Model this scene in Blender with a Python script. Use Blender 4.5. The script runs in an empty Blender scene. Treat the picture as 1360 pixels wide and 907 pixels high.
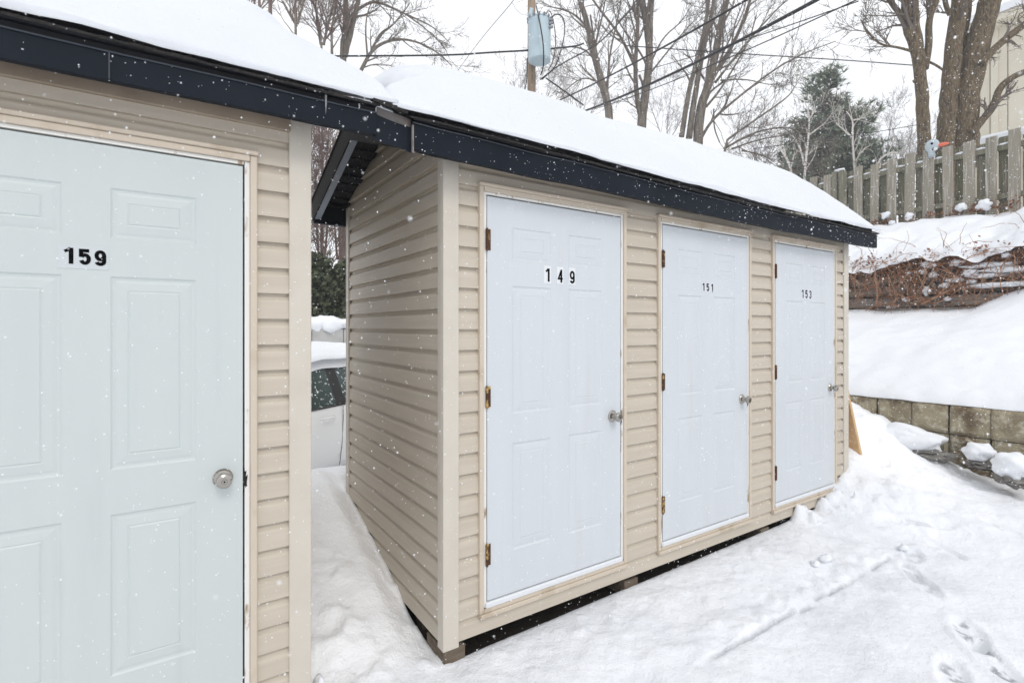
import bpy, math, random
import numpy as np
from mathutils import Vector, noise as mnoise

random.seed(7)
RNG = np.random.default_rng(11)
scene = bpy.context.scene
COL = scene.collection

# ------------------------------------------------------------------ camera geometry
TH = math.atan2(1032, 690)            # yaw of the camera from the shed-front direction
F_PX, CX, HY, CAMZ = 690.0, 680.0, 435.0, 1.6
DV = Vector((math.cos(TH), math.sin(TH), 0)); RV = Vector((math.sin(TH), -math.cos(TH), 0))
CAM = Vector((0, 0, CAMZ))
def ray(x, y): return DV + RV * ((x - CX) / F_PX) + Vector((0, 0, (HY - y) / F_PX))
def at(x, y, zc): return CAM + ray(x, y) * zc
def on_x(x, y, X): v = ray(x, y); return CAM + v * (X / v.x)
def on_y(x, y, Y): v = ray(x, y); return CAM + v * (Y / v.y)
D = 2.215                             # distance of the shed fronts

# ------------------------------------------------------------------ numpy noise
_P = RNG.random((256, 256))
def vnoise(x, y, seed=0):
    x = np.asarray(x, float) + seed * 17.37; y = np.asarray(y, float) + seed * 9.13
    xi = np.floor(x).astype(int); yi = np.floor(y).astype(int)
    fx = x - xi; fy = y - yi
    fx = fx * fx * fx * (fx * (fx * 6 - 15) + 10); fy = fy * fy * fy * (fy * (fy * 6 - 15) + 10)
    a = _P[xi % 256, yi % 256]; b = _P[(xi + 1) % 256, yi % 256]
    c = _P[xi % 256, (yi + 1) % 256]; d = _P[(xi + 1) % 256, (yi + 1) % 256]
    return (a * (1 - fx) + b * fx) * (1 - fy) + (c * (1 - fx) + d * fx) * fy - .5
def fbm(x, y, f, octv=4, seed=0, gain=.5):
    s = 0; a = 1
    for o in range(octv):
        s = s + a * vnoise(np.asarray(x) * f, np.asarray(y) * f, seed + o * 3); f *= 2.03; a *= gain
    return s
def sm(a, b, x):
    t = np.clip((np.asarray(x, float) - a) / (b - a), 0, 1); return t * t * (3 - 2 * t)

# ------------------------------------------------------------------ materials
def mat(name, col, rough=.6, metal=0.0, mix=None, bump=None, stretch=(1, 1, 1), spec=.5, extra=None, attr=None, mix2=None):
    m = bpy.data.materials.new(name); m.use_nodes = True
    nt = m.node_tree; N = nt.nodes; L = nt.links
    b = N['Principled BSDF']
    b.inputs['Base Color'].default_value = (*col, 1); b.inputs['Roughness'].default_value = rough
    b.inputs['Metallic'].default_value = metal; b.inputs['Specular IOR Level'].default_value = spec
    tc = N.new('ShaderNodeTexCoord'); mp = N.new('ShaderNodeMapping'); mp.inputs['Scale'].default_value = stretch
    L.new(tc.outputs['Object'], mp.inputs['Vector'])
    cur = None
    def layer(cur, spec_):
        col2, scale, lo, hi, detail = spec_
        n = N.new('ShaderNodeTexNoise'); n.inputs['Scale'].default_value = scale; n.inputs['Detail'].default_value = detail
        L.new(mp.outputs['Vector'], n.inputs['Vector'])
        r = N.new('ShaderNodeMapRange'); r.inputs['From Min'].default_value = lo; r.inputs['From Max'].default_value = hi
        L.new(n.outputs['Fac'], r.inputs['Value'])
        mx = N.new('ShaderNodeMix'); mx.data_type = 'RGBA'
        L.new(r.outputs['Result'], mx.inputs['Factor'])
        if cur is None: mx.inputs['A'].default_value = (*col, 1)
        else: L.new(cur, mx.inputs['A'])
        mx.inputs['B'].default_value = (*col2, 1)
        return mx.outputs['Result']
    if mix: cur = layer(cur, mix)
    if mix2: cur = layer(cur, mix2)
    if attr:
        for an, acol in attr:
            a = N.new('ShaderNodeAttribute'); a.attribute_name = an
            mx = N.new('ShaderNodeMix'); mx.data_type = 'RGBA'
            L.new(a.outputs['Fac'], mx.inputs['Factor'])
            if cur is None: mx.inputs['A'].default_value = (*col, 1)
            else: L.new(cur, mx.inputs['A'])
            mx.inputs['B'].default_value = (*acol, 1); cur = mx.outputs['Result']
    if cur is not None: L.new(cur, b.inputs['Base Color'])
    if bump:
        prev = None
        for (scale, strength, dist) in (bump if isinstance(bump, list) else [bump]):
            n = N.new('ShaderNodeTexNoise'); n.inputs['Scale'].default_value = scale; n.inputs['Detail'].default_value = 4
            L.new(mp.outputs['Vector'], n.inputs['Vector'])
            bp = N.new('ShaderNodeBump'); bp.inputs['Strength'].default_value = strength; bp.inputs['Distance'].default_value = dist
            L.new(n.outputs['Fac'], bp.inputs['Height'])
            if prev: L.new(prev, bp.inputs['Normal'])
            prev = bp.outputs['Normal']
        L.new(prev, b.inputs['Normal'])
    if extra: extra(nt, b)
    return m

M = {}
M['snow'] = mat('snow', (.78, .80, .835), .75, spec=.2, bump=[(3.2, .22, .06), (26, .22, .012), (160, .15, .003)])
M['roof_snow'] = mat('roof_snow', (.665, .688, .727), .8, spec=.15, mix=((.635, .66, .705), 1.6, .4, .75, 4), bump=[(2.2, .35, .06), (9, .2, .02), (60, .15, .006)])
M['ground'] = mat('ground_snow', (.80, .815, .85), .75, spec=.15, mix=((.725, .745, .785), 2.6, .46, .72, 7),
                  bump=[(6, .4, .03), (30, .6, .014), (120, .5, .005)],
                  attr=[('fresh', (.90, .912, .935)), ('bare', (.33, .345, .37)), ('soil', (.03, .025, .02))])  # fresh snow colour is raised to lighten the shaded gap
def _flake(nt, b):
    N = nt.nodes; t = N.new('ShaderNodeBsdfTranslucent'); t.inputs['Color'].default_value = (.95, .96, .98, 1)
    d = N.new('ShaderNodeBsdfDiffuse'); d.inputs['Color'].default_value = (.95, .96, .98, 1)
    a = N.new('ShaderNodeMixShader'); a.inputs['Fac'].default_value = .5
    nt.links.new(d.outputs[0], a.inputs[1]); nt.links.new(t.outputs[0], a.inputs[2]); nt.links.new(a.outputs[0], N['Material Output'].inputs['Surface'])
M['flake'] = mat('flake', (.93, .94, .96), .6, extra=_flake)
M['siding'] = mat('vinyl_siding', (.530, .474, .395), .5, mix=((.485, .43, .355), 9, .35, .7, 5), mix2=((.45, .40, .33), 2.2, .56, .85, 6), bump=(55, .22, .002), stretch=(.22, .22, 4), spec=.35)
M['siding_side'] = M['siding']
M['trim'] = mat('tan_trim', (.57, .528, .46), .45, mix=((.53, .485, .42), 6, .4, .75, 3), bump=(8, .05, .004), spec=.35)
M['casing'] = mat('tan_casing', (.55, .475, .385), .5, mix=((.40, .315, .22), 7, .58, .8, 5), stretch=(1, 1, .6), bump=(60, .1, .001))
M['door'] = mat('white_door', (.575, .605, .635), .45, mix=((.556, .587, .617), 3, .35, .7, 4), mix2=((.54, .555, .57), 4.5, .60, .85, 7), bump=(70, .08, .001), stretch=(3, 3, .25), spec=.4)
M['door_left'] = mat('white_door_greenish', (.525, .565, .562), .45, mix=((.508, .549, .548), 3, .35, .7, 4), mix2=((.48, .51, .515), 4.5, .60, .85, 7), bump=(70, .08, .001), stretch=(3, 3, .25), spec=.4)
M['frieze'] = mat('shaded_frieze', (.34, .275, .205), .6, mix=((.26, .205, .15), 6, .4, .7, 4))  # tan trim coloured darker to paint the shade under the eave
M['jamb'] = mat('painted_jamb', (.72, .71, .68), .55, mix=((.33, .23, .14), 14, .615, .69, 6), stretch=(1.5, 1.5, .45), bump=(40, .2, .002))
M['sill'] = mat('white_sill', (.67, .69, .715), .5, bump=(30, .1, .003))
M['dark'] = mat('dark_void', (.012, .011, .010), .9)
M['fascia'] = mat('navy_fascia', (.0045, .008, .0145), .6, mix=((.008, .012, .02), 3, .4, .7, 4), bump=(4, .25, .006), spec=.14)
M['drip'] = mat('black_drip_edge', (.008, .009, .012), .5, spec=.2, bump=(6, .2, .004))
M['shingle'] = mat('black_shingle', (.012, .011, .011), .95, mix=((.032, .028, .026), 60, .5, .7, 3), bump=(90, .6, .004))
M['lip'] = mat('lit_rake_lip', (.27, .31, .37), .4, spec=.4)  # grey paints the light on the rake board's bottom edge
M['lip_dark'] = mat('lip_highlight_and_seam', (.055, .065, .08), .5, spec=.3)  # lighter than the fascia, painting a highlight along its lip; seam too
M['soffit'] = mat('black_soffit', (.009, .010, .013), .6, spec=.2, mix=((.035, .038, .043), 90, .55, .62, 2), bump=(120, .25, .002))
M['galv'] = mat('flashing_metal', (.20, .185, .175), .75, 0.0, mix=((.11, .09, .08), 14, .5, .7, 4))
M['nickel'] = mat('brushed_nickel', (.40, .375, .34), .2, 1.0)
M['brass'] = mat('rusty_hinge', (.085, .035, .016), .6, .5, mix=((.55, .36, .12), 38, .55, .66, 3), bump=(80, .4, .002))
M['black'] = mat('number_black', (.004, .004, .005), .9, spec=.05)
M['sticker'] = mat('number_white', (.69, .715, .74), .5)
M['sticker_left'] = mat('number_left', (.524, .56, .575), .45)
M['sticker_pale'] = mat('number_pale', (.60, .625, .67), .45)
M['skid'] = mat('skid_wood', (.10, .075, .05), .85, mix=((.17, .135, .1), 12, .4, .7, 5), stretch=(.4, 3, 3), bump=(30, .4, .004))
M['plank'] = mat('fresh_plank', (.62, .42, .22), .6, mix=((.52, .33, .16), 9, .4, .7, 5), stretch=(4, 4, .6), bump=(40, .2, .002))
M['block'] = mat('stained_concrete', (.34, .295, .205), .95, mix=((.14, .10, .06), 3.2, .47, .64, 6), mix2=((.52, .48, .38), 14, .52, .72, 5),
                 bump=[(14, .5, .02), (90, .7, .008)])
M['grey_block'] = mat('grey_concrete', (.42, .42, .41), .9, mix=((.32, .32, .31), 4, .4, .7, 5), bump=(40, .5, .006))
M['tie'] = mat('weathered_tie', (.225, .205, .182), .95, mix=((.085, .074, .064), 5, .45, .68, 6), mix2=((.36, .32, .28), 13, .55, .73, 5),
               stretch=(2, .5, 4), bump=[(18, .6, .02), (70, .4, .006)])
M['vine'] = mat('dry_vine', (.27, .12, .062), .8, mix=((.40, .25, .16), 6, .4, .7, 3))
M['dead_leaf'] = mat('dead_leaf', (.24, .10, .05), .8, mix=((.10, .05, .035), 8, .4, .7, 3))
M['board'] = mat('weathered_board', (.29, .265, .215), .9, mix=((.20, .19, .15), .42, .42, .66, 6), mix2=((.50, .46, .425), 5, .52, .70, 8),
               stretch=(8, 8, .4), bump=[(9, .7, .012), (40, .5, .004)])
M['board_dark'] = mat('weathered_board_green', (.195, .185, .14), .92, mix=((.12, .12, .075), .5, .42, .62, 6), mix2=((.32, .29, .25), 6, .52, .72, 8),
                      stretch=(6, 6, .35), bump=[(12, .4, .01), (50, .3, .003)])
M['rock'] = mat('grey_rock', (.25, .24, .22), .9, mix=((.13, .12, .11), 6, .4, .7, 5), bump=(20, .6, .02))
M['bark'] = mat('grey_bark', (.19, .165, .14), .95, mix=((.085, .07, .055), 7, .4, .65, 5), stretch=(2.5, 2.5, .4), bump=(16, .7, .03))
M['bark_moss'] = mat('mossy_bark', (.15, .11, .065), .95, mix=((.07, .055, .04), 11, .46, .60, 8), mix2=((.30, .255, .19), 17, .56, .70, 8),
                     stretch=(2.2, 2.2, .55), bump=[(12, 1.0, .05), (45, .8, .015)])
M['twig'] = mat('grey_twig', (.15, .125, .11), .9)
M['twig_red'] = mat('reddish_twig', (.17, .12, .105), .9)
M['birch'] = mat('birch_bark', (.68, .64, .61), .8, mix=((.22, .19, .17), 6, .6, .75, 4))
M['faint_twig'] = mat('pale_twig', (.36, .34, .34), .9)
M['pine'] = mat('pine_needles', (.15, .20, .145), .8, mix=((.23, .27, .20), .9, .4, .65, 4), mix2=((.29, .23, .185), .6, .55, .7, 3))
M['cedar'] = mat('cedar_leaf', (.055, .07, .035), .8, mix=((.10, .11, .065), 3, .4, .7, 3))
M['pole'] = mat('pole_wood', (.30, .225, .16), .9, mix=((.19, .14, .10), 9, .4, .7, 5), stretch=(3, 3, .3), bump=(30, .3, .004))
M['can'] = mat('transformer_paint', (.42, .52, .57), .5, mix=((.37, .46, .51), 3, .4, .7, 3))
M['cable'] = mat('black_cable', (.016, .016, .018), .6)
M['steel'] = mat('guy_steel', (.25, .25, .27), .5, .6)
M['housewall'] = mat('cream_cladding', (.71, .66, .55), .7, mix=((.66, .61, .50), 1.5, .4, .7, 3))
M['carpaint'] = mat('white_car_paint', (.86, .86, .85), .3, spec=.5)
M['glass'] = mat('snowy_window_glass', (.03, .055, .052), .12, mix=((.75, .78, .8), 26, .60, .66, 4), spec=.5)
M['rubber'] = mat('black_rubber', (.02, .02, .02), .7)
M['plastic'] = mat('black_plastic', (.015, .015, .016), .35)
M['rim'] = mat('alloy', (.5, .5, .52), .3, .9)
M['duckgrey'] = mat('painted_duck', (.42, .48, .52), .6)
M['orange'] = mat('orange_bill', (.72, .16, .09), .5)
def _ice(nt, b):
    b.inputs['Transmission Weight'].default_value = .85; b.inputs['IOR'].default_value = 1.31
M['ice'] = mat('ice', (.9, .94, .97), .08, extra=_ice)

# ------------------------------------------------------------------ mesh helpers
ORIG = {}
class MB:
    def __init__(s): s.v = []; s.f = []
    def quad(s, a, b, c, d):
        n = len(s.v); s.v += [tuple(a), tuple(b), tuple(c), tuple(d)]; s.f.append((n, n+1, n+2, n+3))
    def poly(s, pts):
        n = len(s.v); s.v += [tuple(p) for p in pts]; s.f.append(tuple(range(n, n+len(pts))))
    def box(s, x0, x1, y0, y1, z0, z1, bev=0.0):
        if bev > 0:
            n = len(s.v); b = bev
            P = []
            for z, i in ((z0, b), (z0+b, 0), (z1-b, 0), (z1, b)):
                x_0, x_1, y_0, y_1 = x0+i, x1-i, y0+i, y1-i
                c = 0 if i else b
                P.append([(x_0+c, y_0, z), (x_1-c, y_0, z), (x_1, y_0+c, z), (x_1, y_1-c, z), (x_1-c, y_1, z), (x_0+c, y_1, z), (x_0, y_1-c, z), (x_0, y_0+c, z)])
            for r in P: s.v += r
            for k in range(3):
                for j in range(8):
                    s.f.append((n+k*8+j, n+k*8+(j+1) % 8, n+(k+1)*8+(j+1) % 8, n+(k+1)*8+j))
            s.f.append(tuple(n+j for j in range(7, -1, -1))); s.f.append(tuple(n+24+j for j in range(8)))
            return
        n = len(s.v)
        s.v += [(x0,y0,z0),(x1,y0,z0),(x1,y1,z0),(x0,y1,z0),(x0,y0,z1),(x1,y0,z1),(x1,y1,z1),(x0,y1,z1)]
        s.f += [(n,n+3,n+2,n+1),(n+4,n+5,n+6,n+7),(n,n+1,n+5,n+4),(n+1,n+2,n+6,n+5),(n+2,n+3,n+7,n+6),(n+3,n,n+4,n+7)]
    def obox(s, c, ux, uy, uz, hx, hy, hz):
        c = Vector(c); ux = Vector(ux).normalized(); uy = Vector(uy).normalized(); uz = Vector(uz).normalized()
        n = len(s.v)
        for (a, b, d) in ((-1,-1,-1),(1,-1,-1),(1,1,-1),(-1,1,-1),(-1,-1,1),(1,-1,1),(1,1,1),(-1,1,1)):
            s.v.append(tuple(c + ux*hx*a + uy*hy*b + uz*hz*d))
        s.f += [(n,n+3,n+2,n+1),(n+4,n+5,n+6,n+7),(n,n+1,n+5,n+4),(n+1,n+2,n+6,n+5),(n+2,n+3,n+7,n+6),(n+3,n,n+4,n+7)]
    def tube(s, pts, rads, sides=6, cap=True):
        pts = [Vector(p) for p in pts]; k = len(pts)
        if not hasattr(rads, '__len__'): rads = [rads]*k
        n0 = len(s.v); up = None
        for i in range(k):
            t = (pts[min(i+1, k-1)] - pts[max(i-1, 0)])
            if t.length < 1e-9: t = Vector((0, 0, 1))
            t.normalize()
            if up is None:
                a = Vector((0, 0, 1)) if abs(t.z) < .9 else Vector((1, 0, 0))
                u = t.cross(a).normalized()
            else:
                u = (up - t*up.dot(t))
                u = u.normalized() if u.length > 1e-6 else t.orthogonal().normalized()
            up = u; w = t.cross(u)
            for j in range(sides):
                a = 2*math.pi*j/sides
                s.v.append(tuple(pts[i] + (u*math.cos(a) + w*math.sin(a))*rads[i]))
        for i in range(k-1):
            for j in range(sides):
                j2 = (j+1) % sides
                s.f.append((n0+i*sides+j, n0+i*sides+j2, n0+(i+1)*sides+j2, n0+(i+1)*sides+j))
        if cap:
            s.f.append(tuple(n0+j for j in range(sides-1, -1, -1)))
            s.f.append(tuple(n0+(k-1)*sides+j for j in range(sides)))
    def lathe(s, origin, axis, prof, sides=24):
        o = Vector(origin); ax = Vector(axis).normalized()
        u = ax.orthogonal().normalized(); w = ax.cross(u); n0 = len(s.v)
        for (h, r) in prof:
            for j in range(sides):
                a = 2*math.pi*j/sides
                s.v.append(tuple(o + ax*h + (u*math.cos(a)+w*math.sin(a))*max(r, 1e-4)))
        for i in range(len(prof)-1):
            for j in range(sides):
                j2 = (j+1) % sides
                s.f.append((n0+i*sides+j, n0+i*sides+j2, n0+(i+1)*sides+j2, n0+(i+1)*sides+j))
        s.f.append(tuple(n0+j for j in range(sides-1, -1, -1)))
        s.f.append(tuple(n0+(len(prof)-1)*sides+j for j in range(sides)))
    def blob(s, c, rx, ry, rz, amp=.25, seed=0, nu=14, nv=9, fr=1.6):
        n0 = len(s.v); c = Vector(c)
        for i in range(nv+1):
            th = math.pi*i/nv
            for j in range(nu):
                ph = 2*math.pi*j/nu
                d = Vector((math.sin(th)*math.cos(ph), math.sin(th)*math.sin(ph), math.cos(th)))
                k = 1 + amp*mnoise.noise(d*fr + Vector((seed*3.1, seed*1.7, seed)))*1.6
                s.v.append(tuple(c + Vector((d.x*rx, d.y*ry, d.z*rz))*k))
        for i in range(nv):
            for j in range(nu):
                j2 = (j+1) % nu
                s.f.append((n0+i*nu+j, n0+(i+1)*nu+j, n0+(i+1)*nu+j2, n0+i*nu+j2))
    def build(s, name, m, parent=None, smooth=False, loc=None):
        me = bpy.data.meshes.new(name)
        o = bpy.data.objects.new(name, me); COL.objects.link(o)
        base = Vector((0, 0, 0))
        if parent is not None:
            base = ORIG.get(parent.name, Vector((0, 0, 0)))
            o.parent = parent
        if loc is not None and parent is None:
            o.location = loc; base = Vector(loc)
        ORIG[o.name] = Vector(base)
        v = np.array(s.v, float) - np.array(base)
        me.from_pydata(v.tolist(), [], s.f); me.update()
        if m is not None: me.materials.append(m)
        if smooth: me.polygons.foreach_set('use_smooth', [True]*len(me.polygons))
        return o
def tag(o, label=None, cat=None, group=None, kind=None):
    if label: o['label'] = label
    if cat: o['category'] = cat
    if group: o['group'] = group
    if kind or cat: o['kind'] = kind or 'thing'
    return o
def empty(name, loc):
    o = bpy.data.objects.new(name, None); COL.objects.link(o); o.location = loc; ORIG[o.name] = Vector(loc)
    o.empty_display_size = .2
    return o
def grid_mesh(name, xs, ys, zfun, m, attrs=None):
    X, Y = np.meshgrid(xs, ys, indexing='ij'); Z = zfun(X, Y)
    v = np.stack([X, Y, Z], -1).reshape(-1, 3); nx, ny = len(xs), len(ys)
    i = np.arange(nx-1)[:, None]*ny + np.arange(ny-1)[None, :]
    f = np.stack([i, i+ny, i+ny+1, i+1], -1).reshape(-1, 4)
    me = bpy.data.meshes.new(name); me.from_pydata(v.tolist(), [], f.tolist()); me.update()
    me.materials.append(m); me.polygons.foreach_set('use_smooth', [True]*len(me.polygons))
    if attrs:
        for an, fn in attrs.items():
            a = me.attributes.new(an, 'FLOAT', 'POINT'); a.data.foreach_set('value', fn(X, Y).reshape(-1).astype(np.float32))
    o = bpy.data.objects.new(name, me); COL.objects.link(o); ORIG[o.name] = Vector((0, 0, 0))
    return o

# ------------------------------------------------------------------ ground
XR0, XR1, YR1 = 1.095, 5.11, D+1.55
XL1 = .485
along_x = [-60, 1.1, 1.4, 2.2, 3.2, 4.0, 4.45, 4.6, 4.75, 4.9, 5.1, 5.4]
along_z = [.0, .005, .015, .030, .045, .058, .072, .085, .15, .21, .29, .42]
pile_y = [-60, .2, .9, 1.4, 1.8, 2.1, 2.3, 2.5, 2.8, 4, 60]
pile_z = [-.02, -.02, .05, .12, .20, .30, .46, .64, .70, .6, .6]
gap_y = [-60, -.4, 0, .3, .7, 1.1, 1.5, 1.75, 2.1, 2.8, 3.6, 60]
gap_z = [0, .0, .01, .10, .25, .39, .50, .545, .47, .05, -.24, -.24]
PRINTS = [(3.50, .93, .5, .16, .062, .9), (3.31, .80, .75, .17, .055, 1.0), (3.42, .875, .2, .06, .035, .6), (3.00, .855, .35, .15, .055, .9), (3.93, 1.27, .8, .15, .05, .45),
          (4.06, 1.38, .6, .12, .045, .4), (4.35, 1.46, .3, .14, .05, .3), (4.65, 1.36, 1.0, .13, .05, .25), (2.35, .55, .5, .14, .055, .8), (2.7, .5, .7, .14, .055, .8),
          (4.9, 1.62, 2.3, .22, .05, .25), (5.3, 1.2, 1.2, .14, .05, .25)]
def print_field(X, Y):
    dent = np.zeros_like(X); bare = np.zeros_like(X)
    for (px, py, a, rl, rw, k) in PRINTS:
        u = (X-px)*math.cos(a) + (Y-py)*math.sin(a); w = -(X-px)*math.sin(a) + (Y-py)*math.cos(a)
        r = np.sqrt((u/rl)**2 + (w/rw)**2)
        dent = dent + sm(1.25, .7, r) - .35*sm(1.0, 1.3, r)*sm(1.9, 1.3, r)
        tread = .5 + .5*np.sin(u*150)
        bare = np.maximum(bare, sm(1.0, .75, r)*k*sm(.02, .18, fbm(X, Y, 24, 3, 5) + .22*tread - .08))
    return dent, bare
def crack(X, Y):
    yc = 1.545 - .01*(X-2.27) + .012*fbm(X, Y*0, 6, 3, 2)
    inx = sm(2.0, 2.35, X)*sm(4.35, 4.1, X)
    return Y - yc, inx
def ground_z(X, Y):
    yard = .012*fbm(X, Y, .8, 3, 1)
    right = sm(4.7, 6.3, X)*.16
    z = yard + right*sm(-1.5, .5, Y)
    al = np.interp(X, along_x, along_z)
    w = sm(1.35, 2.15, Y)
    z = z*(1-w) + al*w
    wp = sm(4.75, 5.5, X)
    pl = np.interp(Y, pile_y, pile_z) + .05*fbm(X, Y, 2.4, 3, 8)
    z = z*(1-wp) + np.maximum(pl, z*.6)*wp
    # behind the sheds and in the gap between them
    yy = Y - D
    gp = np.interp(yy, gap_y, gap_z) + .035*fbm(X, Y, 3, 3, 4)*sm(-.2, .4, yy)
    gp = gp - .085*sm(.93, 1.09, X)*sm(2.0, 1.6, yy)*sm(-.1, .5, yy)
    gz = sm(-.15, .35, yy)
    ingap = sm(XL1-.02, XL1+.05, X)*sm(XR0+.05, XR0-.0, X)
    behind = sm(1.5, 1.62, yy)*sm(5.6, 5.2, X)
    z = z + (gp - z)*np.maximum(ingap*gz, behind)
    # below the sheds the soil stays bare
    ins = np.maximum(sm(XR0+.0, XR0+.05, X)*sm(XR1, XR1-.06, X), sm(XL1, XL1-.05, X)*sm(-1.8, -1.7, X))*sm(-.0, .07, yy)*sm(1.6, 1.5, yy)
    z = z*(1-ins) + (-.05)*ins
    # packed yard: little lumps, trodden patches, the shovelled edge, footprints
    near = sm(9, 6, X)*sm(-3, -1, Y)*np.maximum(sm(2.3, 2.05, Y), sm(5.0, 5.25, X)*sm(3.2, 2.8, Y))
    z = z + near*(.016*fbm(X, Y, 5, 4, 6) + .009*fbm(X, Y, 20, 3, 7)*sm(.9, 1.7, Y + .3*fbm(X, Y, 2, 2, 3))) + .03*fbm(X, Y, 7, 4, 61)*sm(4.5, 5.2, X)*sm(.6, 1.6, Y)*sm(7, 6, X)
    d, inx = crack(X, Y)
    z = z + inx*(.016*sm(-.004, .03, d)*sm(.34, .03, d)*(1 + 2.2*fbm(X, Y, 9, 4, 12)) - .014*sm(.016, .004, np.abs(d))*sm(-.45, -.1, fbm(X, Y, 5, 3, 14)))
    cr = np.clip(fbm(X, Y, 11, 4, 71) - .10, 0, 1)*np.clip(fbm(X, Y, 2.1, 3, 72) + .18, 0, 1)
    zone = sm(4.2, 5.2, X)*sm(.7, 1.7, Y)*sm(6.7, 6.3, X) + .5*sm(1.35, 1.75, Y)*sm(2.25, 2.0, Y)*sm(1.1, 1.4, X) + .45*sm(.36, .06, np.abs(d - .12))*inx + .22
    z = z + .075*cr*np.minimum(zone, 1)*near
    dent, bare = print_field(X, Y)
    z = z - .018*dent*near
    for (lx, lw, lh) in ((4.20, .035, .06), (4.27, .05, .075), (4.36, .035, .05), (4.60, .05, .085), (4.70, .05, .06), ):
        rr = np.sqrt(((X-lx)/lw)**2 + ((Y-(D-.045))/.05)**2)
        z = z + lh*sm(1.6, .3, rr*(1+1.1*fbm(X, Y, 14, 3, int(lx*10))))
    # crumbled snow by the corner of the pile and along the gap
    z = z + .05*np.clip(fbm(X, Y, 6, 3, 21), 0, 1)*sm(4.3, 4.9, X)*sm(1.2, 1.7, Y)*sm(7, 6, X)
    z = z + .06*np.clip(fbm(X, Y, 8, 3, 23), 0, 1)*ingap*sm(-.2, .1, yy)*sm(1.1, .6, yy)
    z = np.where((X > 6.8) | (np.abs(X) > 14) | (Y > 9), np.minimum(z, .0), z)
    return z
def bare_f(X, Y):
    dent, bare = print_field(X, Y)
    d, inx = crack(X, Y)
    line = inx*sm(.0125, .004, np.abs(d))*sm(-.45, .0, fbm(X, Y, 5, 3, 14))*.62
    dirt = .16*sm(.12, .5, fbm(X, Y, 3.2, 4, 16))*sm(.6, 1.2, Y)*sm(2.25, 2.0, Y)*sm(5, 4, X)
    return np.clip(np.maximum(np.maximum(bare, line), dirt), 0, 1)
def fresh_lift_f(X, Y):      # untrodden snow in the gap, behind, on the heap; brightened against the gap's shade
    gap = sm(XL1-.1, XL1, X)*sm(XR0+.1, XR0, X)*sm(D-.1, D+.25, Y)
    return np.maximum(np.maximum(gap, sm(D+1.4, D+1.7, Y)), .7*sm(5.0, 5.6, X)*sm(1.3, 1.9, Y))
def soil_f(X, Y):
    yy = Y - D
    ins = np.maximum(sm(XR0+.02, XR0+.06, X)*sm(XR1+.05, XR1, X), sm(XL1, XL1-.04, X)*sm(-1.9, -1.8, X))*sm(.03, .08, yy)*sm(1.65, 1.55, yy)
    return ins
def lin(a, b, s): return list(np.arange(a, b, s))
xs = [-400, -150, -60, -25, -12, -7, -5, -4] + lin(-3.2, .3, .12) + lin(.3, 6.75, .0165) + lin(6.8, 9, .3) + [10, 13, 18, 26, 40, 70, 150, 400]
ys = [-400, -150, -60, -25, -12, -8, -5, -3.5] + lin(-2.5, .25, .12) + lin(.25, 4.0, .0175) + lin(4.05, 7, .12) + [7.5, 8.5, 10, 13, 18, 26, 40, 70, 150, 400]
g = grid_mesh('snow_ground', xs, ys, ground_z, M['ground'], {'bare': bare_f, 'soil': soil_f, 'fresh': fresh_lift_f})
tag(g, 'trodden snow covering the yard in front of the sheds', 'snowy ground', kind='structure')

# terrace between the two retaining walls, and the bank above the timber wall
TX0, TX1 = 6.60, 10.42
def terr_base(Y): return np.interp(Y, [-30, 0, 1.0, 2.1, 2.7, 3.3, 30], [2.9, 2.75, 2.5, 2.22, 1.93, 1.90, 1.88])
def terrace_z(X, Y):
    t = (X - TX0)/(TX1 - TX0); tt = np.clip(t, 0, 1)
    lo = .905 + .045*fbm(X*0+1, Y, 2.6, 5, 31)
    z = lo + (terr_base(Y) - lo)*(.55*tt + .45*tt*tt)
    z = z + .13*np.sin(np.pi*tt)*(1+fbm(X, Y, .5, 2, 33)) + .06*fbm(X, Y, 1.1, 3, 32)*sm(0, .1, tt) + .02*fbm(X, Y, 5, 3, 35)
    e = np.clip(1 - (X - TX0)/.26, 0, 1)           # rounded edge above the wall
    z = z + .03*fbm(X*.4, Y, 7, 4, 37)*sm(.5, .1, X-TX0)
    z = .798 + (z - .798)*(1 - e**3)**.5
    return z
tx = [TX0+.004, TX0+.006, TX0+.012, TX0+.02, TX0+.03] + lin(TX0+.045, TX0+.33, .025) + lin(TX0+.36, TX1, .07) + [TX1, TX1+.25]
ty = [-60, -25, -12, -6, -3] + lin(-2, 6.5, .05) + lin(6.6, 12, .3) + [14, 20]
tso = grid_mesh('terrace_snow', tx, ty, terrace_z, M['snow'])
for v_ in tso.data.vertices:
    if v_.co.x < TX0+.1: v_.co.x += (.012 + float(.035*fbm(v_.co.y, 0, 4.1, 5, 36)))*(1-max(0, (v_.co.x-TX0)/.1))
tag(tso, 'smooth snow slope between the block wall and the timber wall', 'snow slope', kind='structure')
def bank_z(X, Y):
    t = np.clip((X - 10.25)/(12.2-10.25), 0, 1)
    lo = 2.73 + .17*fbm(X*0, Y, 1.9, 5, 41) + .12*sm(2.9, 2.3, Y)
    hi = np.interp(Y, [-30, 2.5, 3.5, 4.7, 30], [3.58, 3.62, 3.64, 3.72, 3.75])
    z = lo + .10*sm(0, .07, t) + (hi - lo - .10)*(sm(-.1, 1, t))
    z = z + sm(.02, .3, t)*sm(1.15, .9, t)*(.20*fbm(X, Y, 1.3, 4, 42)) + .13*fbm(X, Y, 4.5, 4, 43)*sm(.55, .1, t)
    z = z - .12*sm(.05, 0, t)
    return np.where(X > 12.6, hi + .12*sm(12.6, 20, X)*fbm(X, Y, .3, 3, 44), z)
bx = [10.22, 10.235, 10.25] + lin(10.28, 12.6, .05) + [12.7, 13, 14, 16, 19, 24, 32, 45, 80, 160, 400]
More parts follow.
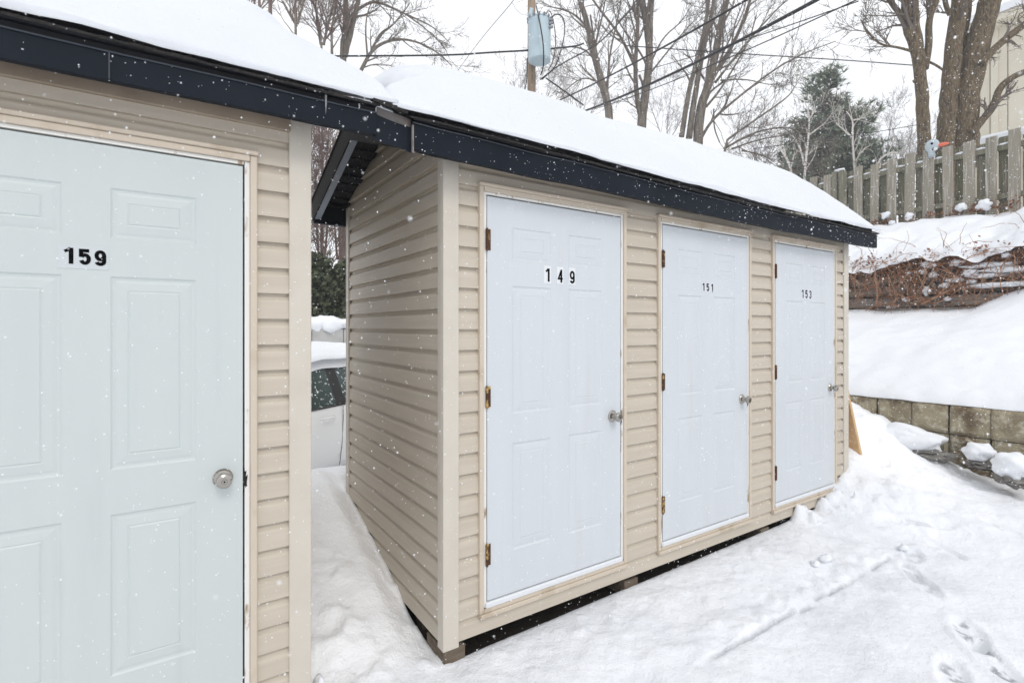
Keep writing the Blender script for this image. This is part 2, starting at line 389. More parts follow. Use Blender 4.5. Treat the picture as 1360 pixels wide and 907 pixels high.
by = [-400, -120, -50, -20, -8, -4] + lin(-2, 8, .05) + [8.3, 9, 10.5, 13, 17, 24, 40, 90, 200, 400]
tag(grid_mesh('snow_bank', bx, by, bank_z, M['snow']), 'deep snow bank below the board fence', 'snow bank', kind='structure')

# ------------------------------------------------------------------ sheds
LAP = .1
def lap_off(zl):        # outward offset of a dutch-lap course at height zl above its lip
    return np.interp(zl, [0, .066, .073, .081, .089, .1], [.021, .0180, .0150, .0075, .0040, .0030])
LAPZ = [0, .003, .066, .073, .081, .089, .1]
def siding(mb, org, u, n, phase, z0, z1, urange, openings=()):
    """courses of lapped siding on a wall: org + u*s + n*offset; openings = (s0, s1, zlo, zhi)"""
    org = Vector(org); u = Vector(u); n = Vector(n)
    k = math.floor((z0 - phase)/LAP)
    while phase + k*LAP < z1:
        zb = phase + k*LAP
        zs = sorted({round(z, 5) for z in [zb + a for a in LAPZ] + [z0, z1] + [o[i] for o in openings for i in (2, 3)] if zb - 1e-6 <= z <= zb+LAP+1e-6 and z0-1e-6 <= z <= z1+1e-6})
        for a, b in zip(zs[:-1], zs[1:]):
            if b - a < 1e-5: continue
            mid = (a+b)/2
            cuts = [(o[0], o[1]) for o in openings if o[2] < mid < o[3]]
            segs = []
            s0a, s1a = urange(a); s0b, s1b = urange(b)
            if s1b - s0b < .005: continue
            cur_a, cur_b = s0a, s0b
            for c in sorted(cuts):
                segs.append((cur_a, c[0], cur_b, c[0])); cur_a = cur_b = c[1]
            segs.append((cur_a, s1a, cur_b, s1b))
            oa = float(lap_off(max(0, a-zb))); ob = float(lap_off(min(LAP, b-zb)))
            for (qa0, qa1, qb0, qb1) in segs:
                if qa1 - qa0 < .003: continue
                P = lambda s, o, z: org + u*s + n*o + Vector((0, 0, z))
                mb.quad(P(qa0, oa, a), P(qa1, oa, a), P(qb1, ob, b), P(qb0, ob, b))
        # underside of the lip
        if z0 <= zb <= z1:
            cuts = [(o[0], o[1]) for o in openings if o[2] < zb < o[3]]
            s0, s1 = urange(zb); cur = s0; segs = []
            for c in sorted(cuts): segs.append((cur, c[0])); cur = c[1]
            segs.append((cur, s1))
            for (q0, q1) in segs:
                if q1-q0 < .003: continue
                P = lambda s, o: org + u*s + n*o + Vector((0, 0, zb))
                mb.quad(P(q0, .001), P(q1, .001), P(q1, .021), P(q0, .021))
        k += 1

DW, DH = .92, 2.0
PANELS = [(x0, x1, z0, z1) for (x0, x1) in ((.150, .398), (.522, .770)) for (z0, z1) in ((.215, .76), (.91, 1.562), (1.69, 1.86))]
def door_mesh():
    mb = MB(); xsn = [0, .150, .398, .522, .770, DW]; zsn = [0, .215, .76, .91, 1.562, 1.69, 1.86, DH]
    for i in range(5):
        for j in range(7):
            if i in (1, 3) and j in (1, 3, 5):
                x0, x1, z0, z1 = xsn[i], xsn[i+1], zsn[j], zsn[j+1]
                rings = [(0, 0), (.006, .0040), (.013, .0048), (.022, .0029), (.046, .0008), (.050, .0022), (.055, -.0004)]
                for (a, ya), (b, yb) in zip(rings[:-1], rings[1:]):
                    A = [(x0+a, ya, z0+a), (x1-a, ya, z0+a), (x1-a, ya, z1-a), (x0+a, ya, z1-a)]
                    B = [(x0+b, yb, z0+b), (x1-b, yb, z0+b), (x1-b, yb, z1-b), (x0+b, yb, z1-b)]
                    for q in range(4): mb.quad(A[q], A[(q+1) % 4], B[(q+1) % 4], B[q])
                mb.quad(*B)
            else:
                mb.quad((xsn[i], 0, zsn[j]), (xsn[i+1], 0, zsn[j]), (xsn[i+1], 0, zsn[j+1]), (xsn[i], 0, zsn[j+1]))
    t = .042
    mb.quad((0, t, 0), (0, 0, 0), (0, 0, DH), (0, t, DH)); mb.quad((DW, 0, 0), (DW, t, 0), (DW, t, DH), (DW, 0, DH))
    mb.quad((0, 0, DH), (DW, 0, DH), (DW, t, DH), (0, t, DH)); mb.quad((0, t, 0), (DW, t, 0), (DW, 0, 0), (0, 0, 0))
    mb.quad((DW, t, 0), (0, t, 0), (0, t, DH), (DW, t, DH))
    return mb
def ribbon(P, sw, closed=False):
    """flat stroke of width sw along a polyline, mitred"""
    n = len(P); L_, R_ = [], []
    for i in range(n):
        p = P[i]; q0 = P[(i-1) % n] if (closed or i > 0) else None; q1 = P[(i+1) % n] if (closed or i < n-1) else None
        d0 = ((p[0]-q0[0], p[1]-q0[1]) if q0 else None); d1 = ((q1[0]-p[0], q1[1]-p[1]) if q1 else None)
        nn = []
        for d in (d0, d1):
            if d: l = math.hypot(*d) or 1; nn.append((-d[1]/l, d[0]/l))
        nx = sum(k[0] for k in nn)/len(nn); ny = sum(k[1] for k in nn)/len(nn); l2 = max(.22, nx*nx+ny*ny)
        o = (nx/l2*sw/2, ny/l2*sw/2)
        L_.append((p[0]+o[0], p[1]+o[1])); R_.append((p[0]-o[0], p[1]-o[1]))
    m = n if closed else n-1
    return [(L_[i], L_[(i+1) % n], R_[(i+1) % n], R_[i]) for i in range(m)]
def digit_quads(ch, w, sw):
    """strokes of one digit in a box w wide and 1 high: a list of strokes, each a list of quads"""
    l, r, b, t = sw/2, w-sw/2, sw/2, 1-sw/2; cx, rx, H_ = (l+r)/2, (r-l)/2, t-b
    arc = lambda cy, ry, a0, a1, n=14: [(cx+rx*math.cos(math.radians(a0+(a1-a0)*i/n)), cy+ry*math.sin(math.radians(a0+(a1-a0)*i/n))) for i in range(n+1)]
    if ch == '1': return [ribbon([(w*.12, .77), (w*.34, .83), (w*.60, .985)], sw*.8), ribbon([(w*.66, 1), (w*.66, 0)], sw*1.05)]
    if ch == '9':
        ry = H_*.31
        return [ribbon(arc(t-ry, ry, 0, 360-360/20, 19), sw, True), ribbon([(r, t-ry+.02), (r, b+H_*.24)] + arc(b+H_*.22, H_*.22, 0, -165, 10), sw)]
    if ch == '5': return [ribbon([(r+.02, t), (l, t), (l, b+H_*.48)], sw), ribbon(arc(b+H_*.33, H_*.33, 150, -160, 18), sw)]
    if ch == '3': return [ribbon(arc(t-H_*.24, H_*.24, 160, -90), sw), ribbon(arc(b+H_*.27, H_*.27, 90, -160), sw)]
    return [ribbon([(w*.70, .97), (l, .30), (w, .30)], sw*.85), ribbon([(w*.70, 1), (w*.70, 0)], sw)]
def add_door(shed, xl, zb, number, ncx, ncz, dh, dw, pitch, plates, m):
    d = door_mesh(); base = Vector((xl, D-.011, zb))
    d.v = [tuple(Vector(p)+base) for p in d.v]
    o = d.build('door', m, shed)
    tag(o, 'white six-panel door numbered ' + number)
    # knob
    k = MB(); kc = Vector((xl + DW - .066, D-.011, zb + .832))
    k.lathe(kc, (0, -1, 0), [(-.001, .034), (.004, .034), (.010, .029), (.013, .016), (.030, .0125), (.036, .017), (.044, .0255), (.052, .0275), (.060, .0255), (.064, .019), (.0645, .0095), (.0625, .009), (.0655, .0085)], 28)
    ko = k.build('doorknob', M['nickel'], o, smooth=False)
    kk = MB(); kk.lathe(kc, (0, -1, 0), [(.0652, .0035), (.0664, .0035)], 10); kk.build('keyhole', M['dark'], o)
    # hinges
    for hz in (.228, 1.006, 1.784):
        h = MB(); hx = xl - .004
        h.box(hx, hx+.022, D-.0142, D-.008, zb+hz-.052, zb+hz+.052)
        for i in range(5):
            z_0 = zb+hz-.052+i*.0212
            h.tube([(hx-.001, D-.018, z_0), (hx-.001, D-.018, z_0+.0195)], .0072, 8)
        h.tube([(hx-.001, D-.018, zb+hz-.057), (hx-.001, D-.018, zb+hz+.057)], .004, 8)
        h.build('hinge', M['brass'], o)
    # number
    digits = []; st = MB()
    for i, c in enumerate(number):
        gx = ncx + (i-1)*pitch
        nb = MB(); digits.append(nb); ww = dw/dh
        for k_, stroke in enumerate(digit_quads(c, ww, .215 if plates == 'single' else .175)):
            for q in stroke: nb.quad(*[(gx - dw/2 + p[0]*dh, D-.0131-.00012*k_, ncz - dh/2 + p[1]*dh + (1-i)*.0012) for p in q])
        if plates == 'each':
            st.box(gx-pitch*.29, gx+pitch*.27, D-.0124, D-.0112, ncz-dh*.62, ncz+dh*.72)
    if plates == 'single': st.box(ncx-.068, ncx+.062, D-.0124, D-.0112, ncz-.040, ncz+.038)
    if plates == 'tight': st.box(ncx-pitch*1.45, ncx+pitch*1.45, D-.0124, D-.0112, ncz-dh*.66, ncz+dh*.66)
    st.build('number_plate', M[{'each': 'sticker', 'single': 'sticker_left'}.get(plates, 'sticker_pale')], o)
    for nb in digits: nb.build('digit', M['black'], o)
    # frame: white jamb, tan casing, sill
    J0, J1, C1 = .004, .020, .046
    xr = xl + DW; zt = zb + DH
    j = MB()
    j.box(xl-J1, xl-J0, D-.009, D+.06, zb-.03, zt+J1); j.box(xr+J0+.003, xr+J1+.004, D-.009, D+.06, zb-.03, zt+J1)
    j.box(xl-J0, xr+J0, D-.0095, D+.06, zt+.008, zt+J1)
    j.build('door_jamb', M['jamb'], shed)
    c = MB()
    for (a, b) in ((xl-C1, xl-J1-.001), (xr+J1+.005, xr+C1+.004)):
        c.box(a, b, D-.018, D+.02, zb-.055, zt+.045, .003)
    c.box(xl-C1-.004, xr+C1+.008, D-.029, D+.02, zt+.0455, zt+.062, .003)
    c.box(xl-J1, xr+J1+.004, D-.020, D+.02, zt+J1+.001, zt+.045, .002)
    c.box(xl-C1+.002, xr+C1+.002, D-.027, D+.02, zb-.078, zb-.0555, .003)
    c.box(xl-J1, xr+J1+.004, D-.018, D+.02, zb-.055, zb-.036, .002)
    c.build('door_casing', M['casing'], shed)
    q = MB(); q.blob((xr+.008, D-.006, zb+.815), .009, .006, .040, .5, int(xl*10)+5, 12, 10, 2.5); q.build('strike_hole', M['dark'], shed)
    s = MB(); s.box(xl-.012, xr+.014, D-.022, D+.04, zb-.0355, zb-.006, .006); s.build('door_sill', M['sill'], shed)
    b = MB(); b.box(xl-.024, xr+.028, D+.062, D+.07, zb-.05, zt+.03); b.build('door_lining', M['dark'], shed)
    return o

RSL = .35; YRIDGE = D + .74; YF = D-.15; YB = D+1.63
def add_wobble(mb, amp=.003):
    mb.v = [(x, y + amp*math.sin(x*5.1+1.3) + amp*.6*math.sin(x*13.7), z + amp*1.2*math.sin(x*3.3+.5) + amp*.5*math.sin(x*11)) for (x, y, z) in mb.v]
SAGX = [-5, .70, .87, 1.06, 2.5, 3.9, 5.35, 9]
SAG_LOW = [.015, .015, .018, .016, -.008, -.026, -.020, -.02]
SAG_TOP = [-.012, -.012, -.004, -.002, -.030, -.050, -.044, -.04]
def sag_low(x): return np.interp(x, SAGX, SAG_LOW)
def sag_top(x): return np.interp(x, SAGX, SAG_TOP)
def sag(mb, z0, z1):           # the old eaves have settled a little
    out = []
    for (x, y, z) in mb.v:
        if y < D:
            t = min(1, max(0, (z-z0)/(z1-z0))); z += float(sag_low(x))*(1-t) + float(sag_top(x))*t
        out.append((x, y, z))
    mb.v = out
def strip_x(mb, prof, xa, xb, n):
    """extrude an open profile [(y, z)...] along x in n steps"""
    for i in range(n):
        x0 = xa + (xb-xa)*i/n; x1 = xa + (xb-xa)*(i+1)/n
        for (p, q) in zip(prof[:-1], prof[1:]):
            mb.quad((x0, p[0], p[1]), (x1, p[0], p[1]), (x1, q[0], q[1]), (x0, q[0], q[1]))
def shed(x0, x1, dz, lap_dz, doors, rx0, rx1, fz0, fz1, ftop, label, rake1=None):
    rake1 = rake1 or rx1
    root = empty('storage_shed', ((x0+x1)/2, D+.78, .0))
    tag(root, label, 'shed')
    zw0 = .096 + dz; phase = .092 + lap_dz - .1; peak = ftop + RSL*(YRIDGE-YF) - .035
    soff = lambda y: peak - RSL*abs(y - YRIDGE)
    zf = 2.43 + dz*.5
    # front siding
    ops = [(d[0]-.044-x0, d[0]+DW+.048-x0, .25+dz-.076, .25+dz+DH+.06) for d in doors]
    s = MB(); siding(s, (x0, D+.017, 0), (1, 0, 0), (0, -1, 0), phase, zw0+.0, zf, lambda z: (.066, x1-x0-.066), ops)
    s.build('front_siding', M['siding'], root)
    # gables
    for (gx, nx) in ((x0, -1), (x1, 1)):
        s = MB()
        yr = lambda z: (max(.03, (YRIDGE - (peak - z)/RSL) - D) if z > soff(D+.03) else .03, min(1.53, (YRIDGE + (peak - z)/RSL) - D) if z > soff(D+1.53) else 1.53)
        siding(s, (gx - nx*.017, D, 0), (0, 1, 0), (nx, 0, 0), phase, zw0, peak-.01, yr)
        s.build('gable_siding', M['siding_side'], root)
    s = MB(); siding(s, (x0, D+1.538, 0), (1, 0, 0), (0, 1, 0), phase, zw0, zf, lambda z: (.06, x1-x0-.06)); s.build('rear_siding', M['siding'], root)
    # inner box behind the siding keeps the shed closed
    b = MB(); b.box(x0+.02, x1-.02, D+.075, D+1.53, zw0+.005, 2.40)
    b.build('wall_core', M['dark'], root)
    b = MB()
    for (ya, yb_) in ((D+.03, D+.06),):
        cur = x0+.02
        for d in sorted(doors):
            b.box(cur, d[0]-.03, ya, yb_, zw0+.005, 2.42); cur = d[0]+DW+.03
            b.box(d[0]-.03, d[0]+DW+.03, ya, yb_, .25+dz+DH+.03, 2.42); b.box(d[0]-.03, d[0]+DW+.03, ya, yb_, zw0+.005, .25+dz-.05)
        b.box(cur, x1-.02, ya, yb_, zw0+.005, 2.42)
    b.build('sheathing', M['dark'], root)
    # corner posts
    for (cx_, sx) in ((x0, 1), (x1, -1)):
        for (cy, sy) in ((D, 1), (D+1.55, -1)):
            p = MB()
            xa, xb = sorted((cx_ - sx*.010, cx_ + sx*.074)); ya, yb_ = sorted((cy - sy*.012, cy + sy*.006))
            p.box(xa, xb, ya, yb_, zw0-.022, zf+.026, .003)
            ya, yb_ = sorted((cy + sy*.0065, cy + sy*.05)); xa, xb = sorted((cx_ - sx*.010, cx_ + sx*.006))
            p.box(xa, xb, ya, yb_, zw0-.022, zf+.026, .003)
            p.build('corner_post', M['trim'], root)
    # frieze strip and starter strip
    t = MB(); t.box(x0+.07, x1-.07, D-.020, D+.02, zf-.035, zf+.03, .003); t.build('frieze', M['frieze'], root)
    # eaves: fascia, drip edge, soffit
    for (yf, s_) in ((YF, -1), (YB, 1)):
        n = int((rx1-rx0)/.12); fa = MB()
        strip_x(fa, [(yf - s_*.035, fz0+.002), (yf, fz0), (yf, fz1-.003), (yf + s_*.004, fz1), (yf + s_*.004, fz1+.002), (yf - s_*.010, fz1+.003)], rx0, rx1, n)
        strip_x(fa, [(yf - s_*.035, fz0+.002), (yf - s_*.035, fz1)], rx0, rx1, n)
        for xe in (rx0, rx1): fa.quad((xe, yf, fz0), (xe, yf-s_*.035, fz0), (xe, yf-s_*.035, fz1), (xe, yf, fz1))
        add_wobble(fa); sag(fa, fz0, ftop); fa.build('fascia', M['fascia'], root)
        fp = MB(); strip_x(fp, [(yf + s_*.0045, fz1-.003), (yf + s_*.0065, fz1), (yf + s_*.0045, fz1+.0035)], rx0, rx1, n); add_wobble(fp); sag(fp, fz0, ftop); fp.build('fascia_lip', M['lip_dark'], root)
        dr = MB(); strip_x(dr, [(yf - s_*.012, fz1+.003), (yf - s_*.008, ftop-.012), (yf + s_*.010, ftop-.010), (yf + s_*.014, ftop-.004), (yf - s_*.1, ftop+.028)], rx0, rx1, n)
        add_wobble(dr); sag(dr, fz0, ftop); dr.build('drip_edge', M['drip'], root)
        so = MB(); yw = D if s_ < 0 else D+1.55
        so.box(rx0+.01, rx1-.01, min(yf-s_*.036, yw), max(yf-s_*.036, yw), zf+.031, zf+.036); so.build('soffit', M['soffit'], root)
    for xj in (lambda a, b: [a + (b-a)*.62])(rx0, rx1):
        pass
    # roof deck with shingles; ragged black edge
    r = MB()
    n = int((rx1-rx0)/.035)
    for i in range(n):
        xa = rx0 - .012 + (rx1-rx0+.024)*i/n; xb = rx0 - .012 + (rx1-rx0+.024)*(i+1)/n
        for (yf, s_) in ((YF, -1), (YB, 1)):
            e = .018 + .008*random.random() + (.006 if (i//9) % 2 else 0)
            ye = yf + s_*e; ze = ftop - RSL*e
            rz = peak + .045
            YR_, rz_ = (YRIDGE, rz) if xb <= rake1 + .02 else (yf - s_*.12, ftop + RSL*.12)
            t_ = .007 + .004*random.random()
            r.quad((xa, ye, ze), (xb, ye, ze), (xb, YR_, rz_), (xa, YR_, rz_))
            r.quad((xa, ye, ze+t_), (xb, ye, ze+t_), (xb, YR_, rz_+t_), (xa, YR_, rz_+t_))
            r.quad((xa, ye, ze), (xb, ye, ze), (xb, ye, ze+t_), (xa, ye, ze+t_))
            r.quad((xa, ye, ze), (xa, YR_, rz_), (xa, YR_, rz_+t_), (xa, ye, ze+t_)); r.quad((xb, ye, ze), (xb, YR_, rz_), (xb, YR_, rz_+t_), (xb, ye, ze+t_))
    sag(r, fz0, ftop-.01); r.build('roof', M['shingle'], root)
    # rakes: ribbed black soffit, rake board and its lower lip, coloured as if lit
    for (gx, rx, nx) in ((x0, rx0, -1), (x1, rake1, 1)):
        so = MB(); ra = MB(); lp = MB()
        for (ya, yb_) in ((YF+.04, YRIDGE), (YB-.0, YRIDGE)):
            L_ = abs(yb_-ya); n = int(L_/.043)
            for i in range(n):
                y0 = ya + (yb_-ya)*i/n; y1 = ya + (yb_-ya)*(i+1)/n
                za, zb_ = soff(y0), soff(y1)
                zz = .012 if i % 2 else 0
                so.quad((gx-nx*.02, y0, za+zz), (rx, y0, za+zz), (rx, y1, zb_+zz), (gx-nx*.02, y1, zb_+zz))
                so.quad((gx-nx*.02, y1, zb_), (rx, y1, zb_), (rx, y1, zb_+.012), (gx-nx*.02, y1, zb_+.012))
            d0 = .105
            for (mbx, xa, xb, o0, o1) in ((ra, rx-.004, rx+.004, -.105, .045),):
                mbx.poly([(xa, ya, soff(ya)+o0), (xa, yb_, soff(yb_)+o0), (xa, yb_, soff(yb_)+o1), (xa, ya, soff(ya)+o1)])
                mbx.poly([(xb, ya, soff(ya)+o0), (xb, yb_, soff(yb_)+o0), (xb, yb_, soff(yb_)+o1), (xb, ya, soff(ya)+o1)])
                mbx.quad((xa, ya, soff(ya)+o0), (xb, ya, soff(ya)+o0), (xb, yb_, soff(yb_)+o0), (xa, yb_, soff(yb_)+o0))
                mbx.quad((xa, ya, soff(ya)+o0), (xb, ya, soff(ya)+o0), (xb, ya, soff(ya)+o1), (xa, ya, soff(ya)+o1))
            xi = rx - nx*.045
            lp.quad((rx-nx*.005, ya, soff(ya)-.106), (xi, ya, soff(ya)-.103), (xi, yb_, soff(yb_)-.103), (rx-nx*.005, yb_, soff(yb_)-.106))
            lp.quad((xi, ya, soff(ya)-.103), (xi, yb_, soff(yb_)-.103), (xi, yb_, soff(yb_)-.003), (xi, ya, soff(ya)-.003))
        so.build('rake_soffit', M['soffit'], root); ra.build('rake_board', M['shingle'], root); lp.build('rake_lip', M['lip'], root)
    # supports: timber blocks under the sill
    for i in range(3):
        if i == 2: continue
    for bx_ in (x0+.002, x0 + (x1-x0)*.30, x0 + (x1-x0)*.66, x1-.12):
        k = MB(); k.box(bx_, bx_+.115, D+.004, D+.2, -.02, zw0-.024, .004); k.build('support_block', M['skid'], root)
    for yk in (D+.35, D+1.3):
        k = MB(); k.box(x0+.05, x1-.05, yk, yk+.09, -.04, zw0-.005); k.build('skid', M['skid'], root)
    for d in doors: add_door(root, *d)
    return root

R = shed(XR0, XR1, 0, 0, [
    (1.3265, .25, '149', 1.788, 1.879, .070, .036, .085, 'each', M['door']),
    (2.6225, .25, '151', 3.079, 1.873, .052, .029, .047, 'tight', M['door']),
    (3.9215, .25, '153', 4.382, 1.873, .066, .037, .060, 'tight', M['door'])],
    .872, 5.335, 2.338, 2.468, 2.490, 'tan vinyl-sided shed with three white doors numbered 149, 151 and 153')
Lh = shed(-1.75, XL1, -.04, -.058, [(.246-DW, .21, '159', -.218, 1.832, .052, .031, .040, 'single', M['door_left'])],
    -1.98, .715, 2.365, 2.472, 2.513, 'tan vinyl-sided shed at the left edge with one white door numbered 159', rake1=.535)
# bent flashing bridging the two fascias
fl = MB(); n = 8
for i in range(n):
    a, b = i/n, (i+1)/n
    f0 = lambda t: Vector((.705 + .170*t, YF + .008 - .010*math.sin(t*3.1), 2.362 - .022*t*t - .006*math.sin(3*t)))
    f1 = lambda t: Vector((.705 + .170*t, YF + .008 - .006*math.sin(t*3.1), 2.474 - .024*t - .008*math.sin(3.1*t)))
    fl.quad(f0(a), f0(b), f1(b), f1(a))
fl.build('fascia_flashing', M['fascia'], R)
fl = MB()
fl.obox((.80, YF+.02, 2.478), (1, 0, -.13), (0, 1, 0), (0, 0, 1), .075, .004, .018)
fl.obox((.872, YF-.004, 2.397), (1, 0, 0), (0, 1, 0), (0, 0, 1), .0035, .006, .058)
fl.build('metal_flashing', M['galv'], R)
sh = MB(); sh.obox((.78, YF-.012, 2.507), (1, 0, -.12), (0, 1, .3), (0, 0, 1), .06, .02, .006); sh.obox((.745, YF-.01, 2.516), (1, 0, -.05), (0, 1, .3), (0, 0, 1), .05, .02, .006)
sh.build('loose_shingle', M['shingle'], R)
# seam in the left fascia, a nailed overlap
sm_ = MB(); sm_.obox((-.145, YF-.0035, 2.424), (1, 0, 0), (0, 1, 0), (0, 0, 1), .0016, .0015, .042); sm_.build('fascia_seam', M['lip_dark'], Lh)

# snow lying on the roofs
def roof_snow(rx0, rx1, ftop, T, e0, e1, t0, t1, label, in0=0.0, in1=0.0):
    peak = ftop + RSL*(YRIDGE-YF) + .012
    rz = lambda Y: peak - RSL*np.sqrt((Y - YRIDGE)**2 + .004)
    xs_ = sorted(set(list(np.linspace(rx0, rx0+.7, 40)) + list(np.linspace(rx0+.7, rx1-.9, max(8, int((rx1-rx0-1.6)/.05)))) + list(np.linspace(rx1-.9, rx1, 46))))
    y0, y1 = YF-.030, YB+.03
    ys_ = list(np.linspace(y0, y0+.55, 50)) + list(np.linspace(y0+.57, y1-.4, 22)) + list(np.linspace(y1-.38, y1, 22))
    X, Y = np.meshgrid(xs_, ys_, indexing='ij')
    edge = .020*fbm(X, X*0, 3.5, 5, 51)*sm(.25, 0, Y - y0)
    df = Y - y0; db = y1 - Y
    g_ = lambda d: 1 - np.exp(-(np.maximum(d, 0)/.235)**1.15)
    fy = g_(df)*g_(db*.8)
    ex = lambda d, w: np.sqrt(np.clip(1 - (1 - np.clip(d/w, 0, 1))**2, 0, 1))
    fx0 = t0 + (1-t0)*ex(X - rx0, e0); fx1 = t1 + (1-t1)*ex(rx1 - X, e1)**1.05
    t = .024 + edge + (T + .02*fbm(X, Y, 1.3, 3, 52))*fy*fx0*fx1 + .022*fbm(X, Y, 4, 4, 53)*sm(0, .15, df) + .03*fbm(X, Y, 1.2, 2, 55)*sm(.1, .4, df)
    t = np.maximum(t, .012)
    drop = sag_top(X)*sm(.75, .0, df)
    Ztop = rz(Y) + t + drop
    # the lip leans out a little and is ragged
    Yt = Y.copy(); Yt[:, 0] += .022*fbm(X[:, 0], X[:, 0]*0, 5, 5, 54) ; Ybot = Yt.copy(); Ybot[:, 0] = Yt[:, 0] + .006
    nx, ny = X.shape
    sh = sm(.12, .36, df)
    X = X + sh*(in0*sm(rx0+.6, rx0, X) - in1*sm(rx1-.6, rx1, X))
    v = np.concatenate([np.stack([X, Yt, Ztop], -1).reshape(-1, 3), np.stack([X, Ybot, rz(Y)+.012+drop], -1).reshape(-1, 3)])
    f = []
    idx = lambda i, j, b=0: b*nx*ny + i*ny + j
    for i in range(nx-1):
        for j in range(ny-1):
            f.append((idx(i, j), idx(i+1, j), idx(i+1, j+1), idx(i, j+1)))
    for i in range(nx-1):
        f.append((idx(i, 0, 1), idx(i+1, 0, 1), idx(i+1, 0), idx(i, 0))); f.append((idx(i, ny-1), idx(i+1, ny-1), idx(i+1, ny-1, 1), idx(i, ny-1, 1)))
    for j in range(ny-1):
        f.append((idx(0, j), idx(0, j+1), idx(0, j+1, 1), idx(0, j, 1))); f.append((idx(nx-1, j, 1), idx(nx-1, j+1, 1), idx(nx-1, j+1), idx(nx-1, j)))
    mb = MB(); mb.v = v.tolist(); mb.f = f
    o = mb.build('roof_snow', M['roof_snow'], None, smooth=True)
    return tag(o, label, 'snow')
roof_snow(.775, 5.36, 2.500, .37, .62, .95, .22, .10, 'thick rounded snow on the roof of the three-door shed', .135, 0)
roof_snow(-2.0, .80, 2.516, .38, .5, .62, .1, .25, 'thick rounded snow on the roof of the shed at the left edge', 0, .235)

# icicles
for i, (ix, iz, l) in enumerate(((.512, 2.490, .075), (.640, 2.485, .022), (4.10, 2.462, .035), (4.16, 2.462, .022))):
    m_ = MB(); m_.tube([(ix, YF-.018, iz), (ix+.001, YF-.018, iz-l*.5), (ix, YF-.018, iz-l)], [.0045, .003, .0006], 8)
    tag(m_.build('icicle', M['ice'], None, smooth=True, loc=(ix, YF-.018, iz)),
        ('long icicle hanging from the left shed eave near its right end', 'short icicle stub on the left shed eave beside the joint', 'small icicle hanging from the eave above door 153', 'tiny icicle stub right of another above door 153')[i], 'icicle', 'icicles on the shed eaves')

# planks leaning by the right end
p = MB(); p.obox((5.285, D+.050, .70), (.24, 0, -.55), (0, 1, 0), (.55, 0, .24), .36, .045, .017)
tag(p.build('wooden_plank', M['plank'], None), 'fresh pale plank leaning on the right end of the shed, front one', 'plank', 'planks beside the shed')
p = MB(); p.obox((5.262, D+.16, .68), (.17, 0.05, -.55), (-.1, 1, 0), (.55, 0, .17), .34, .06, .017)
tag(p.build('wooden_plank', M['plank'], None), 'darker plank behind the pale one at the right end of the shed', 'plank', 'planks beside the shed')

# ------------------------------------------------------------------ block retaining wall
w = MB(); BW, BH = .64, .30
def rough_block(mb, xf, y0, y1, z0, z1, seed):
    ny, nz = 12, 9; base = len(mb.v)
    for i in range(ny+1):
        for j in range(nz+1):
            a, b = i/ny, j/nz
            edge = min(a, 1-a)*(y1-y0), min(b, 1-b)*(z1-z0)
            rnd = .020*(max(0, 1-edge[0]/.030)**2 + max(0, 1-edge[1]/.026)**2)
            y = y0 + (y1-y0)*a; z = z0 + (z1-z0)*b
            n_ = mnoise.fractal(Vector((y*7, z*7, seed)), 1.0, 2.0, 4)*.016 + mnoise.noise(Vector((y*34, z*34, seed*2)))*.004
            mb.v.append((xf + rnd - n_, y + .004*mnoise.noise(Vector((z*9, seed, 0))), z + .004*mnoise.noise(Vector((y*9, seed, 4)))))
    for i in range(ny):
        for j in range(nz):
            q = base + i*(nz+1) + j; mb.f.append((q, q+1, q+nz+2, q+nz+1))
    mb.box(xf+.035, xf+.4, y0+.006, y1-.006, z0+.006, z1-.012)
for c in range(4):
    z1 = .815 - c*BH; z0 = z1 - BH + .008
    y = -3.2 + (.32 if c % 2 else 0.0); k = 0
    while y < 8:
        dxx = .014*random.uniform(-1, 1) - c*.006
        rough_block(w, 6.60+dxx, y+.007, y+BW/2-.002, z0, z1, c*31+k); rough_block(w, 6.60+dxx+random.uniform(-.006, .006), y+BW/2+.002, y+BW-.006, z0, z1, c*31+k+.5)
        y += BW; k += 1
tag(w.build('retaining_wall', M['block'], None), 'stained concrete block retaining wall right of the shed', 'retaining wall')
# rocks and snow by the foot of the wall
for i, (px, py, X, rx, ry, rz_, lab) in enumerate(((1222, 596, 6.44, .17, .27, .085, 'flat rock under a long snow ledge against the block wall'),
                                  (1302, 612, 6.40, .12, .10, .06, 'rock under a pillow of snow at the foot of the block wall'),
                                  (1349, 632, 6.22, .14, .13, .09, 'grey rock at the right edge of the picture below the block wall'))):
    c = on_x(px, py, X)
    r = MB(); r.blob(c - Vector((0, 0, .03)), rx*.95, ry*.95, rz_*.75, .4, i+3, 20, 14, 2.6)
    tag(r.build('rock', M['rock'], None, loc=c), lab, 'rock', 'rocks at the foot of the block wall')
    s = MB(); rs = random.Random(i+5)
    s.blob(c + Vector((0, (.14 if i == 0 else .01), .085)), rx*1.15, ry*(1.35 if i == 0 else 1.1), rz_*.9 + (.06 if i == 0 else .03), .22, i+9, 30, 18, 1.7)
    for k in range(7 if i == 0 else 4):
        s.blob(c + Vector((rs.uniform(-.5, .4)*rx, rs.uniform(-.75, .75)*ry + (.14 if i == 0 else 0), .085+rs.uniform(-.01, .03))), rx*rs.uniform(.45, .75), ry*rs.uniform(.35, .55), rz_*rs.uniform(.6, .9)+.015, .2, 300+i*9+k, 22, 14, 1.6)
    tag(s.build('rock_snow', M['snow'], None, smooth=True, loc=c), ('long snow ledge piled against the block wall', 'snow pillow on the middle rock by the block wall', 'snow pillow on the rock at the right edge')[i], 'snow', 'snow caps on the rocks')
